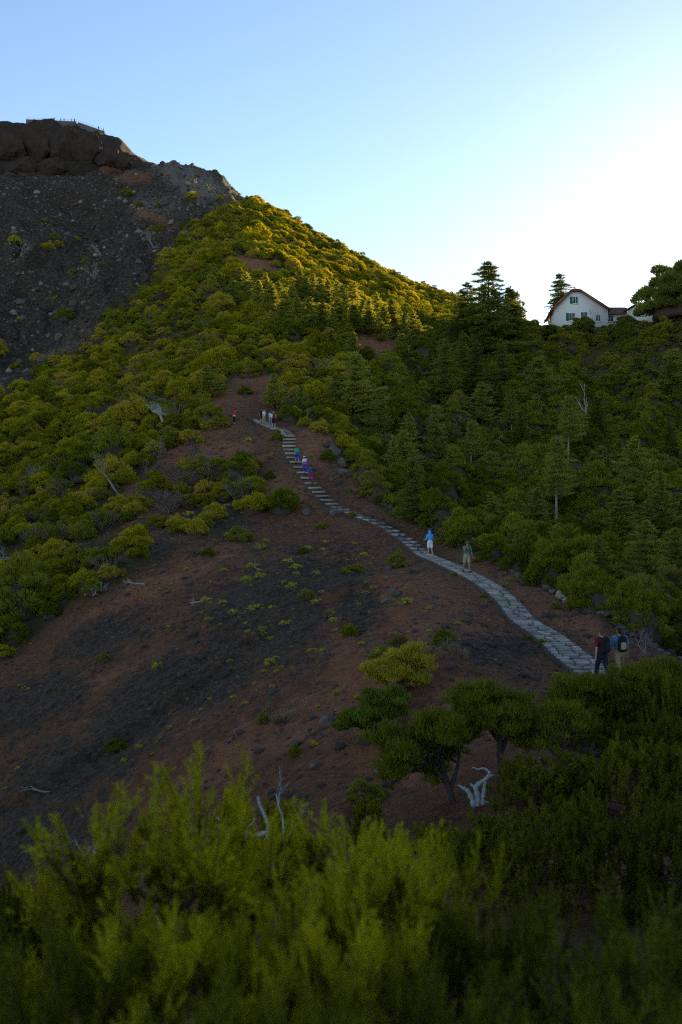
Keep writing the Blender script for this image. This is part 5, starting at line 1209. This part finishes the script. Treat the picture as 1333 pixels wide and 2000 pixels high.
# ------------------------------------------------------------------ heath trees and shrubs at the near end of the ridge
def sprig_tree(name, seed, limbs, m_leaf, tips=9, per=120, tip_r=.26, bl=(.09, .20), bw=(.018, .032), trunk_m='bark', fill=1.0):
    """crooked trunk limbs that end in clusters of upright sprigs: trunk mesh and crown mesh"""
    global RNG
    RNG = np.random.default_rng(seed); r = random.Random(seed); tr = MB(); cr = MB()
    more = []
    for pts, rad in limbs:
        a_ = np.array(pts[-2]); b_ = np.array(pts[-1])
        for k in range(4):
            q = a_+(b_-a_)*r.uniform(-.2, .7); d = np.array([r.gauss(0, 1), r.gauss(0, .8), r.gauss(.0, .45)]); d /= np.linalg.norm(d); l = np.linalg.norm(b_-a_)*r.uniform(.6, 2.0)
            more.append(([q, q+d*l*.5+np.array([0, 0, .06]), q+d*l], rad*.55))
    for pts, rad in list(limbs)+more:
        c = catmull(pts, 5); tr.tube(c, np.linspace(rad, rad*.35, len(c)), 8)
        end = np.array(pts[-1]); prev = np.array(pts[-2]); L = np.linalg.norm(end-prev)
        for k in range(tips):
            t = r.uniform(.1, 1.0); o = prev+(end-prev)*t; d = np.array([r.gauss(0, 1), r.gauss(0, 1), r.gauss(.3, .6)]); d /= np.linalg.norm(d); l = r.uniform(.25, 1.0)*max(L, .35)*.75
            q = o+d*l*.55+np.array([0, 0, .04]); e = o+d*l+np.array([0, 0, .10]); tr.tube([o, q, e], [rad*.28, rad*.18, .006], 4, cap=False)
            for z in range(2):
                cc = e+np.array([r.gauss(0, .12), r.gauss(0, .12), r.gauss(.02, .08)]); tr_ = tip_r*r.uniform(.35, 1.15); n = int(per*fill*(tr_/tip_r)); dd = rdirs(n, .3); p = cc+dd*(tr_*np.power(RNG.uniform(.02, 1, n), .6))[:, None]*np.array([1, 1, .8])
                cr.blades(p, dd*.6+np.array([0, 0, .9])+RNG.normal(size=(n, 3))*.35, RNG.uniform(bl[0], bl[1], n), RNG.uniform(bw[0], bw[1], n), 0)
    return tr.mesh('trunk', [M[trunk_m]], True), cr.mesh('crown', [M[m_leaf]])
def put_tree(name, px, py, d, limbs, label, seed, leaf='heath', cat='heath tree', **kw):
    p = hit(px, py); d0 = p.y/d; p.z -= .1; o = empty(name, p, 0, d0); a, b = sprig_tree(name, seed, limbs, leaf, **kw); link('trunk', a, o); link('crown', b, o); tag(o, label, cat); return o
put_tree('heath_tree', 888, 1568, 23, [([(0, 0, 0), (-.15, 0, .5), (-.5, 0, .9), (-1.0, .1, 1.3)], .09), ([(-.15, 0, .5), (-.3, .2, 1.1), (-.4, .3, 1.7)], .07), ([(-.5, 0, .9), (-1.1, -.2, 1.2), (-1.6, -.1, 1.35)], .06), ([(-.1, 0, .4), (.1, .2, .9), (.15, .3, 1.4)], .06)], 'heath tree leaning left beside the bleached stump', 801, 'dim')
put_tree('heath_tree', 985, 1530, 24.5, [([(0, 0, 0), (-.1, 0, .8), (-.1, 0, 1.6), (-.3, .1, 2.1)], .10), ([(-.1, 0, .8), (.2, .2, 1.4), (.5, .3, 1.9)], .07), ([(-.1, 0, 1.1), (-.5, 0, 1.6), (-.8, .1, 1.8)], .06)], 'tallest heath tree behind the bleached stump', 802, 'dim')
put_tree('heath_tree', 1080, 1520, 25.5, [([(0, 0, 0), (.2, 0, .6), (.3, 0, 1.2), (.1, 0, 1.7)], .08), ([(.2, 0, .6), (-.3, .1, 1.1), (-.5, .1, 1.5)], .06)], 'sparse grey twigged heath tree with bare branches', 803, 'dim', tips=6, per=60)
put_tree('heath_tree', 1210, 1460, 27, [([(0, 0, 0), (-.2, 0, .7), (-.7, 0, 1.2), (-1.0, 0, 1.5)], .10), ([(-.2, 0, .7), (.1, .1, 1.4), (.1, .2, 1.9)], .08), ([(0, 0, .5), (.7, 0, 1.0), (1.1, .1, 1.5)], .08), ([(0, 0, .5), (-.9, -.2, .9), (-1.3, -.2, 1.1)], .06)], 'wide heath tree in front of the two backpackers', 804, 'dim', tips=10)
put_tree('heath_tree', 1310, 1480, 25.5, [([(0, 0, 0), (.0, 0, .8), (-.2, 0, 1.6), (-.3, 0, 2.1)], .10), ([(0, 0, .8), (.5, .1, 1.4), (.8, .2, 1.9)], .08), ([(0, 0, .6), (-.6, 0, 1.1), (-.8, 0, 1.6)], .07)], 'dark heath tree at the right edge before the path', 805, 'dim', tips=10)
put_tree('heath_tree', 735, 1440, 31, [([(0, 0, 0), (0, 0, .4), (.1, 0, .8), (.0, 0, 1.2)], .07), ([(0, 0, .3), (.4, 0, .6), (.6, 0, .9)], .05), ([(0, 0, .3), (-.3, 0, .5), (-.5, 0, .8)], .05)], 'fresh green bush at the foot of the spur', 806, 'green_bush', 'bush', tips=9, per=130, bw=(.03, .05))
put_tree('heath_tree', 770, 1365, 33, [([(0, 0, 0), (.3, 0, .5), (.6, 0, .9), (.9, 0, 1.1)], .07), ([(0, 0, .2), (-.3, 0, .7), (-.4, 0, 1.2)], .06), ([(0, 0, .2), (.2, 0, .8), (.3, .1, 1.3)], .06)], 'olive heath bush just behind the fresh green one', 807, 'heath', 'bush', tips=10)
# bleached stump
sp_ = hit(930, 1574); k_ = sp_.y/21.5*.88; sp_.z -= .05; mb = MB()
for pts, r0, r1 in (([(0, 0, -.1), (-.08, 0, .2), (-.2, 0, .42), (-.34, .02, .5)], .12, .05), ([(.02, 0, -.1), (.05, 0, .25), (.0, 0, .5), (.12, 0, .62), (.25, 0, .72), (.32, 0, .84), (.2, 0, .95), (.02, .0, .93)], .11, .025), ([(.18, 0, -.1), (.16, 0, .2), (.20, 0, .45), (.22, 0, .68)], .09, .06), ([(.25, 0, .72), (.36, 0, .78), (.44, 0, .8)], .06, .015), ([(0, 0, .5), (-.1, 0, .55), (-.13, 0, .6)], .06, .02), ([(.02, 0, .93), (-.05, .02, .97), (-.1, .02, .95)], .03, .01), ([(.14, 0, .2), (.3, .05, .1), (.4, .1, -.05)], .06, .03), ([(-.34, .02, .5), (-.42, .02, .56)], .05, .015)):
    c = catmull(pts, 6); mb.tube(c, np.linspace(r0, r1, len(c))*.72*(1+.18*np.sin(np.arange(len(c))*1.7)), 9)
o = mb.build('bleached_stump', M['deadwood'], smooth=True); o.location = sp_; o.scale = (k_, k_, k_); tag(o, 'bleached twisted stump among the dark heath trees', 'dead stump')
# white forked branch above the foreground plumes
fb = P(525, 1635, 9.0); mb = MB(); r = random.Random(2)
for pts, r0, r1 in (([(.05, 0, -.5), (0, 0, 0), (-.10, 0, .03), (-.22, 0, .0), (-.36, 0, .05)], .03, .022), ([(0, 0, 0), (-.02, 0, .18), (-.10, 0, .36), (-.12, 0, .46)], .022, .010), ([(-.22, 0, 0), (-.32, 0, .09), (-.46, 0, .10), (-.58, 0, .22)], .016, .006), ([(-.22, 0, 0), (-.24, 0, .10), (-.18, 0, .16), (-.16, 0, .22)], .013, .005), ([(-.36, .0, .05), (-.5, 0, .03), (-.6, 0, .06)], .014, .005), ([(-.46, 0, .10), (-.52, 0, .16), (-.50, 0, .20)], .008, .003), ([(-.24, 0, .1), (-.30, 0, .18), (-.28, 0, .23)], .008, .003)):
    c = catmull(pts, 5); mb.tube(c, np.linspace(r0, r1, len(c)), 7)
o = mb.build('dead_branch', M['deadwood'], smooth=True); o.location = fb; o.scale = (.78, .78, .78); tag(o, 'white forked dead branch rising behind the foreground heath', 'dead branch')
mb = MB(); twig_tree(mb, (0, 0, -.8), (.1, 0, 1), .75, .03, 4, random.Random(12), .4, .6, 0, (2, 3), .3, 5); o = mb.build('dead_branch', M['deadwood'], smooth=True); q = P(555, 1590, 14); o.location = q; o.scale = (.8, .8, .8); tag(o, 'small white twiggy branch right of the forked one', 'dead branch')
mb = MB(); twig_tree(mb, (0, 0, -.6), (-.2, 0, 1), .6, .025, 4, random.Random(15), .5, .62, 0, (2, 3), .2, 5); o = mb.build('dead_branch', M['deadwood'], smooth=True); q = P(185, 1690, 9); o.location = q; o.scale = (.7, .7, .7); tag(o, 'white twigs left of the tall foreground plume', 'dead branch')

# ------------------------------------------------------------------ foreground heath: plumes of needle leaves on reddish stems
M['red_stem'] = plain('reddish_stem', (.11, .05, .03), .9, .3, 20)
def plume_bush(seed, H=1.3, W=.5, branches=12, shoots=62, needles=420, nl=.028, nw=.0040, pl=(.14, .32), zlo=.18, sprigs=9, leaf='plume', tip='plume_tip'):
    """stem mesh, crown mesh and height of one heath plant, base at the origin: bottle-brush plumes in bunches at the branch ends"""
    global RNG
    RNG = np.random.default_rng(seed); r = random.Random(seed); st = MB(); cr = MB(); ends = []
    lx, ly = r.uniform(-.1, .1), r.uniform(-.1, .1)
    st.tube([(0, 0, -.2), (lx*.5, ly*.5, H*.35), (lx, ly, H*.78)], [.022, .016, .006], 6)
    for k in range(branches):
        f = (k+.5)/branches; z = H*(zlo+(.76-zlo)*f); a = k*2.4+r.uniform(-.6, .6); l = W*r.uniform(.5, 1.05)*(1.1-f*.65)
        e = np.array([lx*f+math.cos(a)*l, ly*f+math.sin(a)*l, z+r.uniform(.06, .20)*H]); m_ = np.array([lx*f+math.cos(a)*l*.6, ly*f+math.sin(a)*l*.6, z+.03*H]); st.tube([(lx*f, ly*f, z), m_, e], [.010, .007, .004], 5, cap=False); ends.append((m_, e))
    ends.append((np.array([lx, ly, H*.62]), np.array([lx, ly, H*.80])))
    for k in range(shoots):
        m_, e = ends[k % len(ends)]; t = r.uniform(.35, 1.0); o = m_+(e-m_)*t+np.array([r.gauss(0, .03), r.gauss(0, .03), r.gauss(0, .02)])*(W/.45); out = np.array([o[0], o[1], 0])*.55/(W+.1)*.6
        d = np.array([r.gauss(0, .22), r.gauss(0, .22), 1.0])+out; d /= np.linalg.norm(d); L = r.uniform(*pl); tip_ = o+d*L
        st.tube([o, tip_], [.003, .0015], 3, cap=False)
        axes = [(o, d, L, .45)]                     # the leader and its side sprigs
        for q in range(sprigs):
            f = (q+.6)/(sprigs+.6); w_ = np.array([r.gauss(0, 1), r.gauss(0, 1), r.gauss(0, .3)]); w_ -= (w_ @ d)*d; w_ /= np.linalg.norm(w_); dv = d+w_*r.uniform(.35, .75); dv /= np.linalg.norm(dv)
            axes.append((o+d*L*f*.8, dv, L*r.uniform(.28, .5)*(1.15-.5*f), (1-.45)/sprigs))
        cut = r.uniform(.25, .55)
        for o2, d2, L2, share in axes:
            n = max(10, int(needles*share)); t_ = RNG.uniform(0, 1, n); ax = o2+d2*(t_*L2)[:, None]; rnd = RNG.normal(size=(n, 3)); rnd -= (rnd @ d2)[:, None]*d2; rnd /= np.linalg.norm(rnd, axis=1)[:, None]
            ln = nl*np.clip(1.1-.5*t_, .3, 1.1)*r.uniform(.75, 1.2); dn = rnd*.6+d2[None]*.8; yg = ((ax-o) @ d)/L > cut
            for mm, sel in ((0, ~yg), (1, yg)):
                if sel.any(): cr.blades(ax[sel], dn[sel], ln[sel], nw, mm)
    me = cr.mesh('crown', [M[leaf], M[tip]]); zs = np.concatenate(cr.v)[:, 2].max()
    return st.mesh('stem', [M['red_stem']]), me, float(zs)
FB = [plume_bush(840+i, H=[1.25, 1.05, 1.4, .95][i], W=[.40, .46, .34, .50][i], shoots=[74, 70, 62, 68][i]) for i in range(4)]
M['dim_tip'] = foliage('old_heath_tip', (.10, .10, .010), (.20, .19, .014), trans=.2)  # darker copy of the tip: puts the dark frame edges into the leaf colour
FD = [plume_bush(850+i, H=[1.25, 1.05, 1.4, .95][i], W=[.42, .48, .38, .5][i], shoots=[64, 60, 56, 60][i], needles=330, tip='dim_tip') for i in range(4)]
FH = [f[2] for f in FB]
def fore(px, ytop, d, kind, wide, label):
    """a foreground plant rooted on the camera knoll with its top seen at ytop"""
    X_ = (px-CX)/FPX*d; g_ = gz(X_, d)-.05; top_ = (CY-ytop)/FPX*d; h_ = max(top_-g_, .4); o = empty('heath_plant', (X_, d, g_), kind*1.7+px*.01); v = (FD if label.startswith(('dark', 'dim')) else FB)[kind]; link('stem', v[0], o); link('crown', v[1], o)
    s = h_/v[2]; o.scale = (s*wide, s*wide, s); tag(o, label, 'heath plant'); return o
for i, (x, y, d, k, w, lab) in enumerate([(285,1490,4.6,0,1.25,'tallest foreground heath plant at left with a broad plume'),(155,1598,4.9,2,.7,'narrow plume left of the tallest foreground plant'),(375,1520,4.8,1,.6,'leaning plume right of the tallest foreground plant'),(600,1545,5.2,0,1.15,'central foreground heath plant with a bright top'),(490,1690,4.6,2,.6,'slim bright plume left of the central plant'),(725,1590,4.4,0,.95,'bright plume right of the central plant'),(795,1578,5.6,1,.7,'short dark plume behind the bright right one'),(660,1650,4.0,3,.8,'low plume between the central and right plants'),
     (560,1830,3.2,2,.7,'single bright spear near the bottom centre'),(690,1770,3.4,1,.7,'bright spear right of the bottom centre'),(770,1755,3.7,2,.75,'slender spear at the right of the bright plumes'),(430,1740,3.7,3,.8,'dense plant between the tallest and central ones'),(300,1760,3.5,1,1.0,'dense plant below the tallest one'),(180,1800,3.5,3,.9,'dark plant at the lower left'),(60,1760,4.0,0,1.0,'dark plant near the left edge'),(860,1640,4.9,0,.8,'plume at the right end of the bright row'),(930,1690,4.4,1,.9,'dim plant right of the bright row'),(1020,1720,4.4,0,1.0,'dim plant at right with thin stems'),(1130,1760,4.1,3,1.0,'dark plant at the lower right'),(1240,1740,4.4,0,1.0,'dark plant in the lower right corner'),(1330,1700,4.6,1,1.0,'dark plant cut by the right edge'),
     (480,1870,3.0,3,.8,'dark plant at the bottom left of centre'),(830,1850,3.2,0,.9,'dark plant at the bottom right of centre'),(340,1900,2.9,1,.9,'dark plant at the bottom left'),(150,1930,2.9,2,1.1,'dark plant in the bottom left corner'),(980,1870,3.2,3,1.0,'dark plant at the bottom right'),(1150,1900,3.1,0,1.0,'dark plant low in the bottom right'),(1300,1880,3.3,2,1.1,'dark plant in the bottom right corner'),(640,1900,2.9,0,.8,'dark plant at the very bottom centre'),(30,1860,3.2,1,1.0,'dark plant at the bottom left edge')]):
    fore(x, y, d, k, w, lab)
M['thicket_tip'] = foliage('thicket_tip', (.085, .088, .010), (.19, .18, .016), trans=.2)  # tips kept darker, putting the vignetted lower edge into their colour
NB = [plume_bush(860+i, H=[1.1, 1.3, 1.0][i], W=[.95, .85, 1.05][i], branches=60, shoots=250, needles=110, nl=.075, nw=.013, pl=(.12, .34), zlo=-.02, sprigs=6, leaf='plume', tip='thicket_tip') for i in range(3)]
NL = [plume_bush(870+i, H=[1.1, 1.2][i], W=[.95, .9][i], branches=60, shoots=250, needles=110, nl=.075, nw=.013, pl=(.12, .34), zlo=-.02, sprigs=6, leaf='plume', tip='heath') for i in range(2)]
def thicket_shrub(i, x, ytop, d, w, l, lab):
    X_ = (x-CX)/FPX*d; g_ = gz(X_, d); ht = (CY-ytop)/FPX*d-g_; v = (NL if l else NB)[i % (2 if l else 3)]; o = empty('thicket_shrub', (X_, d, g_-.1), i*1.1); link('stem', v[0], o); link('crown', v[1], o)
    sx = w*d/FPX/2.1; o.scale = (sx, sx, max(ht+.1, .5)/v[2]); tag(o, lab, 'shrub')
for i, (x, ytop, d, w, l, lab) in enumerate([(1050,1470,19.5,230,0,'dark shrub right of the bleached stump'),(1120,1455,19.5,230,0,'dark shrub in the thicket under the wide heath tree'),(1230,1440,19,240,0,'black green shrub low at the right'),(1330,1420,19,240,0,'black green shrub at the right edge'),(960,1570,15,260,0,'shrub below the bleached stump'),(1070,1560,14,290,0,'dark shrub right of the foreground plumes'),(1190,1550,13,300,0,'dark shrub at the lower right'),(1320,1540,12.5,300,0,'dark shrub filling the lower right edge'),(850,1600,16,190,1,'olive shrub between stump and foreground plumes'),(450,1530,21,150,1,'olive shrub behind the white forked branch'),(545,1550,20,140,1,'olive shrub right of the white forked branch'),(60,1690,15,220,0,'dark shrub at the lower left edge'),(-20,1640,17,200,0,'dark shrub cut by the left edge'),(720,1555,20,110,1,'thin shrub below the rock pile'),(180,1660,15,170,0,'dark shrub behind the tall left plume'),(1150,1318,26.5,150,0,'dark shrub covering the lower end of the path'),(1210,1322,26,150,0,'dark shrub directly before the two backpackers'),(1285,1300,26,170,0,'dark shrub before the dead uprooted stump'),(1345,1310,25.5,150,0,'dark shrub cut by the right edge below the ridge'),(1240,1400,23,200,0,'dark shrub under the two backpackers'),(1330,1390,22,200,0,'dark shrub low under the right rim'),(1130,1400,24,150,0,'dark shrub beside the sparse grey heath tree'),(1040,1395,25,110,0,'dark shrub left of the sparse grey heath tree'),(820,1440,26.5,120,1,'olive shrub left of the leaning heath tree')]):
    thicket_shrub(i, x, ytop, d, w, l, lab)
# litter of twigs and dry sprigs over the bare slope
mb = MB(); r = random.Random(66); RNG = np.random.default_rng(66)
for k in range(5): a = r.uniform(0, 6.28); twig_tree(mb, (0, 0, 0), (math.cos(a), math.sin(a), .5), .16, .007, 2, r, .7, .7, 0, (2, 3), .1, 3)
tw = mb.build('dry_sprig', M['sprig']); tw.location = hit(520, 1190); tag(tw, 'grey dry sprig in the middle of the cinder slope', 'dry sprig')
RNG = np.random.default_rng(67); Xd, Yd = scatter(9000, 28, 120, -.36, .3, .6); Zd = sample(gZ, Xd, Yd); pxd, pyd = pix(Xd, Yd, Zd)
kp = inpoly(pxd, pyd, BARE) & (sample(pd, Xd, Yd) > 1.0) & (fbm(Xd/5, Yd/5, 3, 14) > .10) & visible_top(Xd, Yd, Zd+.2); n = int(kp.sum())
instanced_stuff('twig_litter', Xd[kp], Yd[kp], Zd[kp], RNG.uniform(0, 6.28, n), RNG.uniform(.6, 2.2, n), [tw], 'dry twigs and sprigs littering the bare slope')
tf = shrub_source(TV[0]); k2 = inpoly(pxd, pyd, BARE) & (sample(pd, Xd, Yd) > 1.2) & (fbm(Xd/6, Yd/6, 3, 24) > .16) & (RNG.uniform(0, 1, len(Xd)) < .5); n = int(k2.sum())
instanced_stuff('sprout_cover', Xd[k2], Yd[k2], Zd[k2], RNG.uniform(0, 6.28, n), RNG.uniform(.12, .42, n), [tf], 'tiny green sprouts dotted over the bare slope')
print('TRIS', sum(len(m.loops)-2*len(m.polygons) for m in bpy.data.meshes if m.users))

# name the trees of each row by their order from the left
NTH = ['leftmost', 'second', 'third', 'fourth', 'fifth', 'sixth', 'seventh', 'eighth', 'ninth', 'tenth', 'eleventh', 'twelfth', 'thirteenth', 'fourteenth', 'fifteenth', 'sixteenth', 'seventeenth', 'eighteenth', 'nineteenth', 'twentieth', 'twenty-first']
for grp, what in (('sunlit row of young pines', 'in the sunlit row of young pines'), ('shaded pines below the sunlit row', 'of the shaded pines below the sunlit row'), ('conifers in the wood below the house', 'of the conifers scattered below the white house'), ('boulders high in the scree', 'of the grey boulders high in the scree'), ('boulders low on the scree', 'of the grey boulders low on the scree')):
    ms = sorted((o for o in bpy.data.objects if o.get('group') == grp), key=lambda o: o.location.x/o.location.y)
    if len(ms) > len(NTH): continue
    for i, o in enumerate(ms): o['label'] = f"{NTH[i]}{'' if i == 0 else ' from the left'} {what}"
